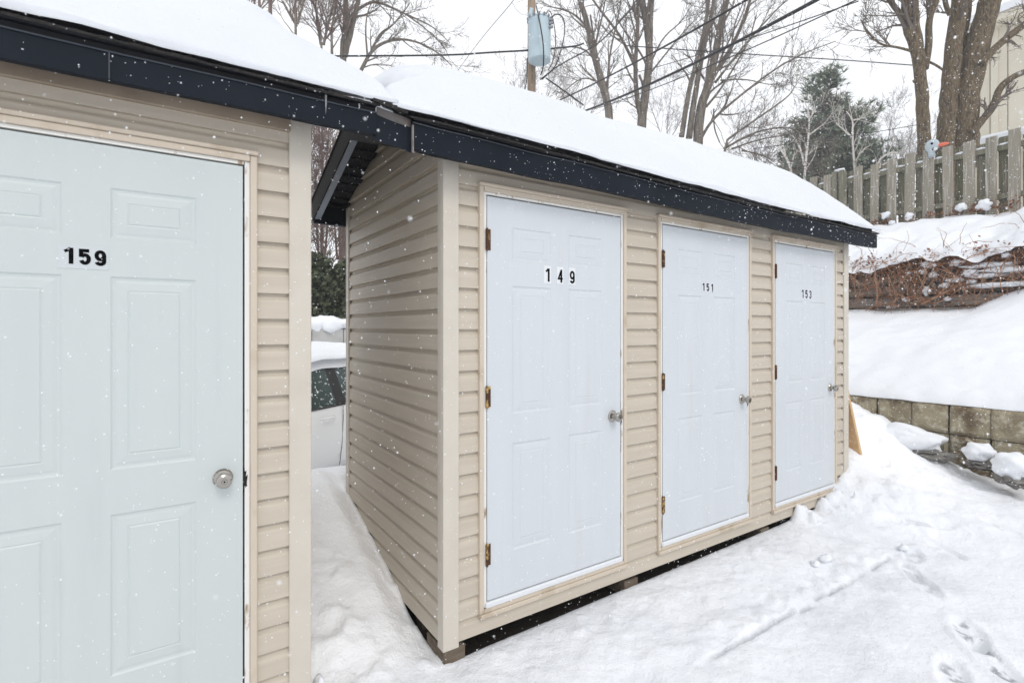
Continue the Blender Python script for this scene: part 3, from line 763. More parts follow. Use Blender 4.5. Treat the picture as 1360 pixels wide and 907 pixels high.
# loose snow lumps on the trodden yard
for i, (px, py, r_) in enumerate(((1083, 746, .026), (1097, 741, .036), (1200, 722, .028), (905, 735, .014))):
    c = CAM + ray(px, py)*(1.55/(-ray(px, py).z))
    z_ = float(ground_z(np.array([[c.x]]), np.array([[c.y]]))[0, 0])
    c.z = z_ + r_*.35
    b = MB(); b.blob(c, r_*1.2, r_, r_*.8, .4, i+40)
    tag(b.build('snow_lump', M['snow'], None, smooth=True, loc=c), 'loose lump of snow on the trodden yard by the shed', 'snow lump', 'loose snow lumps in the yard')
b = MB()
for i, (yy, zz, rr) in enumerate(((2.235, .06, .045), (2.25, .10, .032), (2.27, .0, .05))): b.blob((.525+.01*i, yy, zz), rr*.8, rr, rr, .5, 70+i)
tag(b.build('snow_lump', M['snow'], None, smooth=True), 'crumbled snow lump beside the corner post of the left shed', 'snow lump', 'loose snow lumps in the yard')

# ------------------------------------------------------------------ timber wall
w = MB(); TW = 10.42
for c in range(6):
    z0 = 1.55 + c*.195
    y = -6 + (c % 3)*.9
    while y < 10:
        L_ = 2.4; dxx = random.uniform(-.05, .05) + c*.012
        w.box(TW+dxx, TW+.35, y+.004, y+L_-.004, z0+random.uniform(.004, .016), z0+.180, .018); y += L_
tag(w.build('timber_wall', M['tie'], None), 'weathered timber retaining wall hung with dry vines', 'retaining wall')
vm = MB()
def walk(p, d, n, step, wob, droop, r0, r1, flat=None):
    pts = [Vector(p)]; d = Vector(d).normalized()
    for i in range(n):
        d = (d + Vector((random.gauss(0, wob), random.gauss(0, wob), random.gauss(0, wob))) + Vector((0, 0, -droop))).normalized()
        q = pts[-1] + d*step
        if flat is not None: q.x = min(max(q.x, flat[0]), flat[1])
        pts.append(q)
    return pts, [r0 + (r1-r0)*i/n for i in range(n+1)]
for i in range(520):
    y = random.uniform(1.0, 6.2)
    if y > 2.2 and random.random() < .12: y = random.uniform(2.3, 4.0)
    kind = random.random()
    if kind < .55:
        p, r = walk((TW-.06, y, random.uniform(2.55, 2.85)), (-.1, random.gauss(0, .9), -.4), random.randint(8, 16), .08, .28, .10, random.uniform(.003, .010), .0025, (TW-.26, TW-.015))
    elif kind < .85:
        p, r = walk((TW-.05, y, random.uniform(1.95, 2.4)), (-.1, random.gauss(0, 1), random.uniform(-.2, .9)), random.randint(7, 14), .08, .3, -.02, random.uniform(.004, .008), .002, (TW-.26, TW-.015))
    else:
        p, r = walk((TW-.1, y, random.uniform(2.6, 2.8)), (-.3, random.gauss(0, .8), .35), 6, .05, .4, .12, .004, .0015)
    vm.tube(p, r, 4, False)
p, r = walk((TW-.1, 3.35, 1.98), (0, -.8, .55), 12, .14, .08, .0, .022, .010, (TW-.18, TW-.05)); vm.tube(p, r, 6)
p, r = walk((TW-.1, 4.0, 1.98), (0, .05, 1), 7, .1, .1, .0, .018, .010, (TW-.18, TW-.05)); vm.tube(p, r, 6)
for i in range(30):     # shoots sticking out of the bank and up the fence
    y = random.uniform(1.2, 5.5); x = random.choice([10.42, 10.5, 10.55, 12.05, 12.1])
    z = float(bank_z(np.array([[x]]), np.array([[y]]))[0, 0])
    p, r = walk((x, y, z-.05), (random.gauss(0, .3), random.gauss(0, .6), 1), random.randint(5, 13), .07, .3, .03 if x < 11 else -.01, .005, .002)
    vm.tube(p, r, 4, False)
tag(vm.build('dry_vines', M['vine'], None), 'tangle of reddish dry vines over the timber wall and bank', 'vines', kind='stuff')
lv = MB()
def leaf(mb, c, s):
    d = Vector((random.gauss(0, 1), random.gauss(0, 1), random.gauss(0, 1))).normalized(); u = d.orthogonal().normalized(); w_ = d.cross(u)
    mb.quad(c - u*s, c + w_*s*.6, c + u*s, c - w_*s*.6)
for (yc, n, sz) in ((4.72, 60, .12), (4.45, 40, .1), (3.75, 35, .09), (3.45, 30, .08), (3.15, 70, .14), (2.95, 60, .12), (2.6, 40, .12), (4.1, 20, .07)):
    for i in range(n):
        leaf(lv, Vector((random.gauss(12.05, .05), random.gauss(yc, sz), 3.66 + abs(random.gauss(0, .09)))), random.uniform(.015, .04))
for i in range(1500):
    leaf(lv, Vector((TW-.05-random.random()*.1, random.uniform(1.3, 6), random.gauss(2.67, .10))), random.uniform(.012, .034))
for i in range(260):
    leaf(lv, Vector((TW-.05-random.random()*.1, random.uniform(1.3, 6), random.uniform(2.0, 2.6))), random.uniform(.012, .03))
tag(lv.build('dead_leaves', M['dead_leaf'], None), 'dry brown leaves along the fence foot and the timber wall top', 'dead leaves', kind='stuff')
SPECK = ((1233, 352, .10, .05), (1240, 365, .05, .05), (1226, 361, .05, .035), (1270, 349, .09, .05), (1279, 348, .03, .03), (1288, 362, .10, .05), (1268, 372, .12, .035), (1255, 379, .06, .04), (1290, 374, .07, .03),
         (1231, 386, .05, .07), (1258, 397, .05, .03), (1203, 398, .05, .035), (1208, 363, .03, .02), (1316, 352, .30, .035), (1340, 358, .34, .045), (1330, 378, .36, .04), (1310, 366, .25, .03), (1336, 339, .06, .04), (1329, 333, .08, .05), (1180, 408, .03, .02))
for i, (px, py, ry, rz_) in enumerate(SPECK):
    c = on_x(px, py, TW-.08)
    b = MB(); b.blob(c, .07, ry, rz_, .45, i+90, 14, 9, 2.2)
    wide = ry > .2
    tag(b.build('snow_strip' if wide else 'snow_clump', M['snow'], None, smooth=True, loc=c), 'long strip of snow lying on a ledge of the timber wall' if wide else 'clump of snow caught in the vines on the timber wall', 'snow', 'snow strips on the timber ledges' if wide else 'snow clumps caught in the vines')

# ------------------------------------------------------------------ board fence
FX = 12.2
fen = empty('board_fence', (FX, 4.0, 3.6)); tag(fen, 'weathered grey board fence with alternating boards above the snow bank', 'fence')
fr = MB(); bk = MB(); rl = MB()
y = .2; k = 0
while y < 9.5:
    top = 4.99 + random.uniform(-.035, .03) - .006*(y-3); wdt = random.uniform(.145, .175)
    lean = random.uniform(-.012, .012)
    fr.obox((FX-.05, y, (3.2+top)/2), (1, 0, 0), (0, 1, 0), (0, lean, 1), .012, wdt/2, (top-3.2)/2)
    top2 = top - random.uniform(.01, .07)
    bk.obox((FX+.06, y+.152, (3.2+top2)/2), (1, 0, 0), (0, 1, 0), (0, random.uniform(-.012, .012), 1), .012, wdt/2-.008, (top2-3.2)/2)
    y += .303; k += 1
rl.box(FX-.036, FX+.046, .0, 9.6, 4.70, 4.79); rl.box(FX-.036, FX+.046, .0, 9.6, 3.85, 3.94)
fr.build('front_boards', M['board'], fen); bk.build('back_boards', M['board_dark'], fen); rl.build('rail', M['board_dark'], fen)
for py_ in (5.50, 5.34, 8.3): 
    q = MB(); q.box(FX-.11, FX-.02, py_-.05, py_+.05, 3.2, 4.98, .006); q.build('fence_post', M['board_dark'], fen)
y = .2 + .152; i = 0
strips = []
while y < 6.2:
    b = MB(); b.blob((FX+.004, y, 4.805), .05, .075, .026, .3, 130+i, 14, 8)
    tag(b.build('rail_snow', M['snow'], None, smooth=True, loc=(FX, y, 4.79)), 'small strip of snow on the fence rail between two boards', 'snow', 'snow strips on the fence rail')
    y += .303; i += 1
b = MB(); b.blob((FX-.065, 5.40, 5.0), .05, .11, .03, .3, 170); tag(b.build('post_snow', M['snow'], None, smooth=True), 'little snow cap on the greenish fence posts', 'snow')
for i, (px, py, r_) in enumerate(((1306, 273, .10), (1277, 275, .08), (1207, 287, .07), (1185, 296, .05), (1175, 286, .07))):
    c = on_x(px, py, 12.0)
    b = MB(); b.blob(c, r_*.7, r_, r_*.9, .5, 180+i); tag(b.build('snow_clump', M['snow'], None, smooth=True, loc=c), 'clump of snow on dry plants at the foot of the fence', 'snow', 'snow clumps at the fence foot')
# duck-head ornament on the fence
dc = on_x(1238, 194, FX-.07)
dk = empty('duck_ornament', dc); tag(dk, 'painted duck head ornament with orange bill on a fence board', 'ornament')
b = MB(); b.blob(dc, .05, .115, .125, .02, 1, 20, 14); b.tube([dc+Vector((0, .01, -.05)), dc+Vector((0, .01, -.22))], [.06, .05], 12)
b.build('head', M['duckgrey'], dk, smooth=True)
b = MB(); b.blob(dc+Vector((0, -.16, -.02)), .03, .10, .035, .02, 2); b.build('bill', M['orange'], dk, smooth=True)
for (dy, dzz) in ((-.01, .03),):
    b = MB(); b.blob(dc+Vector((-.047, dy, dzz)), .012, .022, .022, 0, 3); b.build('eye', M['black'], dk, smooth=True)
b = MB(); b.blob(dc+Vector((-.035, -.06, -.085)), .02, .035, .03, 0, 3); b.build('cheek', M['sticker'], dk, smooth=True)
b = MB(); b.blob(dc+Vector((-.04, -.02, -.075)), .015, .03, .025, 0, 3); b.build('cheek_mark', M['black'], dk, smooth=True)

# ------------------------------------------------------------------ trees
def resample(pts, step):
    out = [pts[0]]
    for a, b in zip(pts[:-1], pts[1:]):
        n = max(1, int((b-a).length/step))
        for i in range(1, n+1): out.append(a + (b-a)*(i/n))
    return out
def smooth_line(P, it=2):
    for _ in range(it):
        Q = [P[0]]
        for a, b in zip(P[:-1], P[1:]): Q += [a*.75+b*.25, a*.25+b*.75]
        Q.append(P[-1]); P = Q
    return P
def limb(d, n, L, wob, trop):
    """one limb as a wandering polyline direction list"""
    pass
def branch(mb, p, d, L, r, lvl, maxl, nch, spread=.75, trop=.06, wob=.13, shrink=.55, rmin=.004, sides=None):
    n = 6 if lvl < maxl else 4
    pts = [Vector(p)]; d = Vector(d).normalized(); dirs = [d]
    for i in range(n):
        d = (d + Vector((random.gauss(0, wob), random.gauss(0, wob), random.gauss(0, wob) + trop))).normalized()
        pts.append(pts[-1] + d*(L/n)); dirs.append(d)
    rr = [max(rmin, r*(1 - .75*i/n)) for i in range(n+1)]
    mb.tube(pts, rr, 3 if lvl >= 2 else 5, False)
    if lvl >= maxl: return
    for c in range(nch):
        i = random.uniform(.25, 1.0)*n; k = min(int(i), n-1)
        q = pts[k] + (pts[k+1]-pts[k])*(i-k); dd = dirs[k]
        side = Vector((random.gauss(0, 1), random.gauss(0, 1), random.gauss(0, 1))); side = (side - dd*side.dot(dd)).normalized()
        a = random.uniform(.5, 1.1)*spread
        nd = dd*math.cos(a) + side*math.sin(a)
        branch(mb, q, nd, L*shrink*random.uniform(.6, 1.1), max(rmin, rr[k]*.6), lvl+1, maxl, nch, spread, trop, wob*1.15, shrink, rmin)
def bare_tree(stems, label, zg, bark='bark', twig='twig', nb=16, L=2.2, maxl=3, nch=5, start=.25, rmin=.005, ground=True, group='bare trees behind the sheds', name='bare_tree', trop=.06, spread=.8, extra=()):
    """stems: list of (polyline, r_base, r_top); limbs grow along each stem"""
    base = stems[0][0][0].copy(); base.z = zg
    root = empty(name, base); tag(root, label, 'tree', group)
    tr = MB(); cr = MB()
    for si, (P, r0, r1) in enumerate(stems):
        P = [Vector(p) for p in P]
        if ground and P[0].z > zg + .3 and si == 0:
            P = [Vector((P[0].x + (P[0].x-P[1].x)*.3, P[0].y + (P[0].y-P[1].y)*.3, zg-.2))] + P
        Q = smooth_line(P); n = len(Q)
        Q = [q + Vector((random.gauss(0, r0*.045), random.gauss(0, r0*.045), 0)) for q in Q]
        rr = [r0 + (r1-r0)*i/(n-1) for i in range(n)]
        tr.tube(Q, [r*random.uniform(.97, 1.03) for r in rr], 12)
        tot = n-1
        for c in range(nb if si == 0 else int(nb*.8)):
            f = random.uniform(start, 1.0)*tot; k = min(int(f), n-2)
            q = Q[k] + (Q[k+1]-Q[k])*(f-k); dd = (Q[k+1]-Q[k]).normalized()
            side = Vector((random.gauss(0, 1), random.gauss(0, 1), random.gauss(0, .6))); side = (side - dd*side.dot(dd)).normalized()
            a = random.uniform(.45, 1.0)*spread
            nd = dd*math.cos(a) + side*math.sin(a)
            branch(cr, q, nd, L*random.uniform(.55, 1.15), max(rmin, min(rr[k]*.5, .05)), 1, maxl, nch, spread, trop, .13, .55, rmin)
    for (P, r0, r1, k) in extra:      # big limbs drawn from the photograph
        Q = smooth_line([Vector(p) for p in P]); n = len(Q)
        rr = [r0 + (r1-r0)*i/(n-1) for i in range(n)]
        tr.tube(Q, rr, 7)
        for c in range(k):
            f = random.uniform(.2, 1.0)*(n-1); kk = min(int(f), n-2); q = Q[kk]; dd = (Q[kk+1]-Q[kk]).normalized()
            side = Vector((random.gauss(0, 1), random.gauss(0, 1), random.gauss(0, 1))); side = (side - dd*side.dot(dd)).normalized()
            a = random.uniform(.4, .9); branch(cr, q, dd*math.cos(a)+side*math.sin(a), L*.6*random.uniform(.5, 1.1), max(rmin, rr[kk]*.55), 1, maxl, nch, spread, trop*.5, .13, .55, rmin)
    tr.build('trunk', M[bark], root, smooth=True); cr.build('crown', M[twig], root)
    return root
def px(pts, zc): return [at(x, y, zc) for (x, y) in pts]

Z1 = 19.0
bare_tree([(px([(455, 100), (456, 62), (461, 25), (457, -40), (452, -120)], Z1), .16, .06), (px([(457, 75), (466, 40), (473, 15), (484, -40), (490, -130)], Z1), .13, .05)],
          'forked bare tree with long arching limbs beside the roof valley', -.2, nb=9, L=2.0, start=.35,
          extra=[(px([(472, 112), (480, 92), (494, 66), (515, 54), (545, 52), (580, 68), (600, 88)], Z1), .085, .012, 12),
                 (px([(494, 66), (505, 44), (520, 36), (535, 18), (545, 4)], Z1), .05, .012, 8),
                 (px([(474, 14), (495, 1), (515, 8), (540, 20), (575, 35), (598, 58)], Z1), .06, .010, 11),
                 (px([(488, 75), (485, 40), (488, 15), (500, -10)], Z1), .04, .01, 8),
                 (px([(540, 20), (565, 38), (590, 62), (596, 76)], Z1), .03, .008, 6),
                 (px([(478, 92), (500, 84), (530, 90)], Z1), .03, .008, 6)])
bare_tree([(px([(393, 40), (392, 0), (396, -60)], 17), .05, .025), (px([(394, 35), (378, 8), (360, -30)], 17), .045, .02), (px([(395, 32), (404, 0), (418, -50)], 17), .045, .02)],
          'young bare tree with several upright stems above the left roof snow', -.2, nb=14, L=1.5, twig='twig_red', start=.1)
bare_tree([(px([(428, 62), (424, 30), (412, -10), (405, -70)], 18), .05, .02), (px([(430, 60), (436, 30), (445, 0), (455, -60)], 18), .05, .02), (px([(441, 72), (440, 40), (446, 10), (450, -40)], 18), .05, .02), (px([(426, 60), (419, 20), (420, -40)], 18), .04, .02)],
          'clump of thin dark upright stems left of the forked tree', -.2, nb=14, L=1.5, twig='twig_red', start=.1)
bare_tree([(px([(359, 20), (359, -10), (362, -60)], 20), .09, .05), (px([(345, 20), (342, -60)], 21), .06, .04)], 'dark straight trunk half hidden behind the left roof snow', -.2, nb=16, L=1.6, twig='twig_red', start=.0, bark='twig_red')
bare_tree([(px([(330, 20), (326, -60)], 22), .06, .04), (px([(315, 20), (312, -60)], 22), .05, .03), (px([(338, 25), (337, -50)], 22), .05, .03)], 'leftmost thicket of thin reddish stems above the roof snow', -.2, nb=16, L=1.4, twig='twig_red', start=.0, bark='twig_red')
Z2 = 19.5
bare_tree([(px([(811, 155), (804, 125), (795, 95), (786, 62), (780, 30), (766, -10), (755, -80)], Z2), .17, .07), (px([(806, 146), (800, 112), (795, 85), (790, 60), (784, 20)], Z2), .07, .03)],
          'leaning bare tree right of the utility pole', -.2, nb=10, L=2.2, start=.3,
          extra=[(px([(806, 150), (807, 100), (812, 60), (822, 20), (828, -20)], Z2), .05, .02, 8), (px([(782, 40), (765, 20), (745, 12), (722, 8)], Z2), .05, .010, 8),
                 (px([(790, 80), (775, 64), (750, 62), (730, 66)], Z2), .04, .010, 8), (px([(796, 110), (775, 102), (755, 116), (745, 130)], Z2), .035, .010, 9)])
Z3 = 20.5
bare_tree([(px([(851, 165), (855, 140), (861, 100), (863, 60), (858, 30), (850, -10), (846, -90)], Z3), .21, .09), (px([(863, 55), (864, 20), (868, -20), (872, -90)], Z3), .13, .06), (px([(850, 150), (844, 120), (844, 75), (848, 25), (846, -40)], Z3), .11, .05)],
          'tall bare tree with twin stems in the middle behind the shed', -.2, nb=9, L=2.3, start=.3,
          extra=[(px([(846, 95), (835, 70), (822, 45), (800, 18), (780, -10)], Z3), .07, .03, 9), (px([(864, 85), (880, 50), (905, 30), (918, 8)], Z3), .04, .010, 9), (px([(866, 95), (884, 72), (910, 40), (935, 15)], Z3), .04, .010, 8),
                 (px([(849, 100), (854, 112), (853, 128)], Z3), .05, .04, 0), (px([(850, 148), (838, 138), (826, 132)], Z3), .03, .008, 6), (px([(821, 30), (838, 12), (852, -10)], Z3), .04, .015, 4)])
Z4 = 19.0
bare_tree([(px([(926, 186), (930, 145), (940, 115), (948, 85), (955, 45), (966, -5), (975, -80)], Z4), .20, .09), (px([(905, 182), (913, 130), (922, 92), (932, 55), (940, 15), (944, -40)], Z4), .10, .05),
           (px([(915, 184), (920, 145), (926, 110), (935, 60), (948, 10), (955, -60)], Z4), .12, .05), (px([(932, 136), (945, 105), (968, 70), (985, 35), (1000, -10)], Z4), .10, .04)],
          'spreading bare tree clump of many stems left of the pine', -.2, nb=9, L=2.4, start=.3,
          extra=[(px([(930, 186), (945, 160), (970, 138), (1005, 110), (1040, 85), (1075, 68), (1110, 55)], Z4), .06, .012, 16), (px([(938, 142), (955, 122), (972, 95), (995, 55), (1005, 20)], Z4), .05, .015, 9),
                 (px([(950, 110), (985, 65), (1020, 25), (1050, -5)], Z4), .05, .015, 9), (px([(957, 107), (990, 105), (1020, 113), (1035, 112)], Z4), .03, .008, 7),
                 (px([(948, 145), (948, 170), (956, 190)], Z4), .03, .02, 2)])
Z5 = 17.0
bare_tree([(px([(955, 194), (985, 172), (1020, 148), (1048, 128), (1056, 115)], Z5), .05, .012), (px([(965, 196), (1000, 176), (1040, 168), (1070, 176)], Z5), .04, .010), (px([(972, 198), (1005, 186), (1050, 178)], Z5), .035, .010), (px([(985, 200), (1010, 205), (1030, 215)], Z5), .03, .010)],
          'low arching bare branches just above the right part of the roof snow', -.2, nb=12, L=1.3, start=.2, trop=.02)
# trunks behind the fence on the right
Z6 = 13.0
bare_tree([(px([(1226, 230), (1227, 205), (1226, 150), (1223, 100), (1217, 65), (1206, 40), (1203, 10), (1204, -60)], Z6), .165, .10), (px([(1223, 85), (1216, 45), (1213, 10), (1212, -50)], Z6), .13, .09)],
          'mossy trunk with a broken knot and side fork, left of the double trunk', 3.4, bark='bark_moss', nb=5, L=1.6, start=.6, maxl=3,
          group='mossy trees behind the fence',
          extra=[(px([(1228, 92), (1234, 60), (1233, 35), (1236, 18), (1245, 0), (1250, -40)], Z6), .085, .06, 3), (px([(1234, 30), (1233, 8), (1230, -30)], Z6), .05, .04, 2),
                 (px([(1207, 42), (1198, 22), (1182, 2), (1170, -20)], Z6), .075, .05, 5), (px([(1210, 68), (1192, 63), (1168, 60), (1150, 40), (1143, 26)], Z6), .035, .014, 12),
                 (px([(1226, 80), (1240, 85), (1252, 93)], Z6), .03, .028, 0), (px([(1221, 108), (1216, 109), (1214, 106)], Z6), .06, .045, 0)])
bare_tree([(px([(1255, 215), (1256, 190), (1260, 140), (1263, 100), (1268, 50), (1275, 0), (1280, -60)], Z6+.3), .235, .16), (px([(1284, 220), (1281, 180), (1284, 130), (1292, 90), (1303, 45), (1316, 0), (1330, -60)], Z6+.2), .30, .22), (px([(1272, 150), (1278, 90), (1281, 40), (1288, 0), (1290, -50)], Z6+.5), .10, .06)],
          'massive mossy double trunk in front of the cream house', 3.4, bark='bark_moss', nb=2, L=1.2, start=.7, group='mossy trees behind the fence',
          extra=[(px([(1290, 178), (1304, 160), (1320, 142), (1326, 118), (1345, 102), (1370, 92), (1400, 85)], Z6-.1), .095, .06, 7), (px([(1303, 85), (1318, 68), (1338, 50), (1365, 30), (1400, 0)], Z6-.1), .095, .07, 6),
                 (px([(1338, 50), (1352, 40), (1370, 22)], Z6-.15), .06, .05, 2), (px([(1262, 20), (1256, 8), (1252, -20)], Z6+.2), .06, .05, 2)])
# far, pale and thin ones
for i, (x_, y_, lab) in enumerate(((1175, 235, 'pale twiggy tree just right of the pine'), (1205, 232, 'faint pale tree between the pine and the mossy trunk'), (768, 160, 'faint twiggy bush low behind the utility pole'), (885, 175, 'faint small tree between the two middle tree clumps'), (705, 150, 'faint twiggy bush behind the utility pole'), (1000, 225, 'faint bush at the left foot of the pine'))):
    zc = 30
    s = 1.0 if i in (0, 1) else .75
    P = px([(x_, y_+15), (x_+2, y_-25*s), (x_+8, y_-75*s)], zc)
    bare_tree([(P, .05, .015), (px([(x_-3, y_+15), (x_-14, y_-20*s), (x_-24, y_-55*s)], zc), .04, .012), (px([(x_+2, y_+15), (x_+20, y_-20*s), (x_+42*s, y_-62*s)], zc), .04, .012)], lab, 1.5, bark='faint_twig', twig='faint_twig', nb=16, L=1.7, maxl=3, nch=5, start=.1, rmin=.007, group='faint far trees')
# birches before the pine
for i, (st, lab) in enumerate((([[(1068, 240), (1070, 215), (1074, 180), (1075, 150), (1066, 130)], [(1074, 180), (1085, 172), (1095, 164)], [(1075, 158), (1083, 145)], [(1068, 220), (1063, 195), (1052, 180)]], 'left white birch in front of the pine'),
                               ([[(1136, 238), (1134, 210), (1132, 180), (1133, 160), (1124, 148)], [(1131, 182), (1120, 172), (1110, 164)], [(1133, 160), (1142, 158)], [(1135, 225), (1140, 205), (1152, 195)]], 'right white birch in front of the pine'),
                               ([[(1052, 235), (1048, 215), (1036, 198), (1028, 184)], [(1050, 225), (1042, 205), (1040, 190)]], 'short birch stems at the left foot of the pine'),
                               ([[(1160, 240), (1166, 215), (1176, 205), (1190, 202)], [(1162, 230), (1168, 222), (1185, 212)]], 'bent birch stems right of the pine foot'))):
    bare_tree([(px(s_, 25), .07 if k == 0 else .04, .02) for k, s_ in enumerate(st)], lab, 3.5, bark='birch', twig='birch', nb=5, L=1.1, maxl=3, nch=3, start=.3, rmin=.005, group='birches before the pine')
# pine
PZ = 28.0
pc = at(1100, 300, PZ); pb = Vector((pc.x, pc.y, 3.6))
pr = empty('pine_tree', pb); tag(pr, 'tall dark green pine with an uneven crown behind the fence', 'tree')
t_ = MB(); ptop = at(1098, 90, PZ)
t_.tube([pb, pb + (ptop-pb)*.5, ptop], [.32, .2, .03], 8)
nd = MB()
def needle_clump(c, s, n, d):
    for k in range(n):
        v_ = (d*.6 + Vector((random.gauss(0, .6), random.gauss(0, .6), random.gauss(.25, .5)))).normalized()
        u = v_.orthogonal().normalized()*(.055*s); q = c + v_*random.uniform(.25, .5)*s
        n0 = len(nd.v); nd.v += [tuple(c-u), tuple(c+u), tuple(q)]; nd.f.append((n0, n0+1, n0+2))
H = ptop.z - 6.0
for k in range(370):
    f = random.random()**.62                    # 0 top .. 1 bottom
    z = ptop.z - f*H
    a = random.uniform(0, 2*math.pi)
    R_ = (.25 + 4.3*f**.95)*random.uniform(.45, 1.04)*(1 + .16*math.sin(a*2+f*9))
    d = Vector((math.cos(a), math.sin(a), .28 - .2*f)).normalized()
    p0 = Vector((ptop.x + (pb.x-ptop.x)*f*.5, ptop.y + (pb.y-ptop.y)*f*.5, z)); n = max(3, int(R_/.22))
    q = p0.copy(); pts = [q.copy()]
    for j in range(n):
        d = (d + Vector((random.gauss(0, .1), random.gauss(0, .1), .05))).normalized(); q = q + d*(R_/n); pts.append(q.copy())
        if j >= n*.15:
            for m_ in range(3): needle_clump(q + Vector((random.gauss(0, .22), random.gauss(0, .22), random.gauss(.03, .10))), random.uniform(.7, 1.2), 8, d)
    t_.tube(pts, [.05*(1-.8*j/n) for j in range(n+1)], 4, False)
t_.build('trunk', M['bark'], pr); nd.build('crown', M['pine'], pr)
# thin dark pine and undergrowth filling low behind the roof snow
# hedge and wood seen through the gap
hz = 11.5
ha, hb = at(380, 380, hz), at(500, 380, hz+1.2)
hd = MB()
hu = (hb-ha); hu.z = 0; hl = hu.length + 3; hu.normalize(); hn = Vector((-hu.y, hu.x, 0))
h0 = Vector((ha.x, ha.y, 0)) - hu*1.5
for i in range(34000):
    s = random.random()*hl; depth = random.gauss(.25, .25); z = .9 + random.random()*2.75
    bump_ = .25*mnoise.noise(Vector((s*1.3, z*1.3, 0)))
    if z > 3.25 + .35*mnoise.noise(Vector((s*1.7, 3, 1))): continue
    c = h0 + hu*s + hn*(depth+bump_) + Vector((0, 0, z))
    leaf(hd, c, random.uniform(.04, .085))
hr = empty('cedar_hedge', (h0.x, h0.y, .9)); tag(hr, 'dark green cedar hedge seen through the gap between the sheds', 'hedge')
hd.build('foliage', M['cedar'], hr)
st = MB()
for i in range(9):
    c = h0 + hu*(hl*i/8) + hn*.35; st.tube([c+Vector((0, 0, .6)), c+Vector((.05, 0, 3.0))], [.05, .02], 6)
st.build('stem', M['bark'], hr)
for i, (x_, lab) in enumerate(((405, 'leftmost brown twiggy shrub above the hedge in the gap'), (428, 'middle brown twiggy shrub above the hedge in the gap'), (452, 'rightmost brown twiggy shrub above the hedge in the gap'))):
    zc = 13.5
    bare_tree([(px([(x_, 345), (x_-2, 300), (x_+3, 250), (x_-4, 180)], zc), .04, .015), (px([(x_+3, 345), (x_+8, 290), (x_+4, 230), (x_+10, 160)], zc), .035, .012), (px([(x_-4, 345), (x_-9, 285), (x_-8, 220)], zc), .035, .012)],
              lab, .5, twig='twig_red', bark='twig_red', nb=26, L=1.1, maxl=3, nch=5, start=.1, rmin=.005, group='twiggy shrubs above the hedge')

# grey block wall behind the car
w = MB(); wz = 10.0; wa, wb = at(370, 500, wz), at(510, 500, wz+.9)
wu = wb - wa; wu.z = 0; wl = wu.length; wu.normalize(); wn = Vector((-wu.y, wu.x, 0)); w0 = Vector((wa.x, wa.y, 0))
for c in range(6):
    s = -1.2 - (.3 if c % 2 else 0)
    while s < wl+1.2:
        w.obox(w0 + wu*(s+.3) + wn*(.15+random.uniform(-.01, .01)) + Vector((0, 0, 1.42-c*.3)), wu, wn, (0, 0, 1), .294, .15, .144); s += .6
tag(w.build('block_wall', M['grey_block'], None), 'grey concrete block wall behind the white car', 'wall')
b = MB()
for i in range(16): b.blob(w0 + wu*(-1.0 + i*.28) + wn*.18 + Vector((0, 0, 1.66)), .26, .26, .16+.05*math.sin(i*2.1), .3, 200+i)
tag(b.build('wall_snow', M['snow'], None, smooth=True), 'snow lying on the grey block wall behind the car', 'snow')

# ------------------------------------------------------------------ car
CA = math.radians(35)
cu = Vector((-math.cos(CA), -math.sin(CA), 0)); cv = Vector((math.sin(CA), -math.cos(CA), 0))   # cu forward, cv towards the viewer
bp = at(449, 540, 5.75)                 # door edge at the near flank
CZ0 = -.24
cc = Vector((bp.x, bp.y, CZ0)) + cu*(-.05) - cv*.86
def cp(a, b, z): return cc + cu*a + cv*b + Vector((0, 0, z))
car = empty('parked_car', (cc.x, cc.y, CZ0)); tag(car, 'white snow-covered car parked behind the gap between the sheds', 'car')
# cross-sections along the length: a (forward), half width, belt z, roof z
secs = [(-2.05, .70, .80, .82), (-1.95, .80, .92, .96), (-1.75, .84, .96, 1.25), (-1.25, .86, .97, 1.46), (-.6, .87, .96, 1.52), (.1, .87, .95, 1.52), (.6, .87, .94, 1.46), (1.05, .86, .93, 1.18), (1.35, .85, .92, .97), (1.9, .82, .86, .90), (2.15, .72, .68, .72), (2.2, .62, .5, .52)]
body = MB(); rings = []
for (a, hw, zb_, zr) in secs:
    rw = hw*.72 if zr - zb_ > .2 else hw*.9
    half = [(hw*.93, .28), (hw, .45), (hw*1.005, .66), (hw*.985, zb_), (rw + (hw-rw)*.35, zb_ + (zr-zb_)*.6), (rw, zr-.04 if zr-zb_ > .1 else zr-.01), (rw*.6, zr)]
    ring = [cp(a, y_, z_) for (y_, z_) in half] + [cp(a, -y_, z_) for (y_, z_) in reversed(half)]
    rings.append(ring)
n0 = 0
for r_ in rings: body.v += [tuple(p) for p in r_]
m_ = len(rings[0])
for i in range(len(rings)-1):
    for j in range(m_):
        j2 = (j+1) % m_
        body.f.append((i*m_+j, i*m_+j2, (i+1)*m_+j2, (i+1)*m_+j))
body.f.append(tuple(range(m_-1, -1, -1))); body.f.append(tuple((len(rings)-1)*m_+j for j in range(m_)))
body.build('body', M['carpaint'], car, smooth=True)
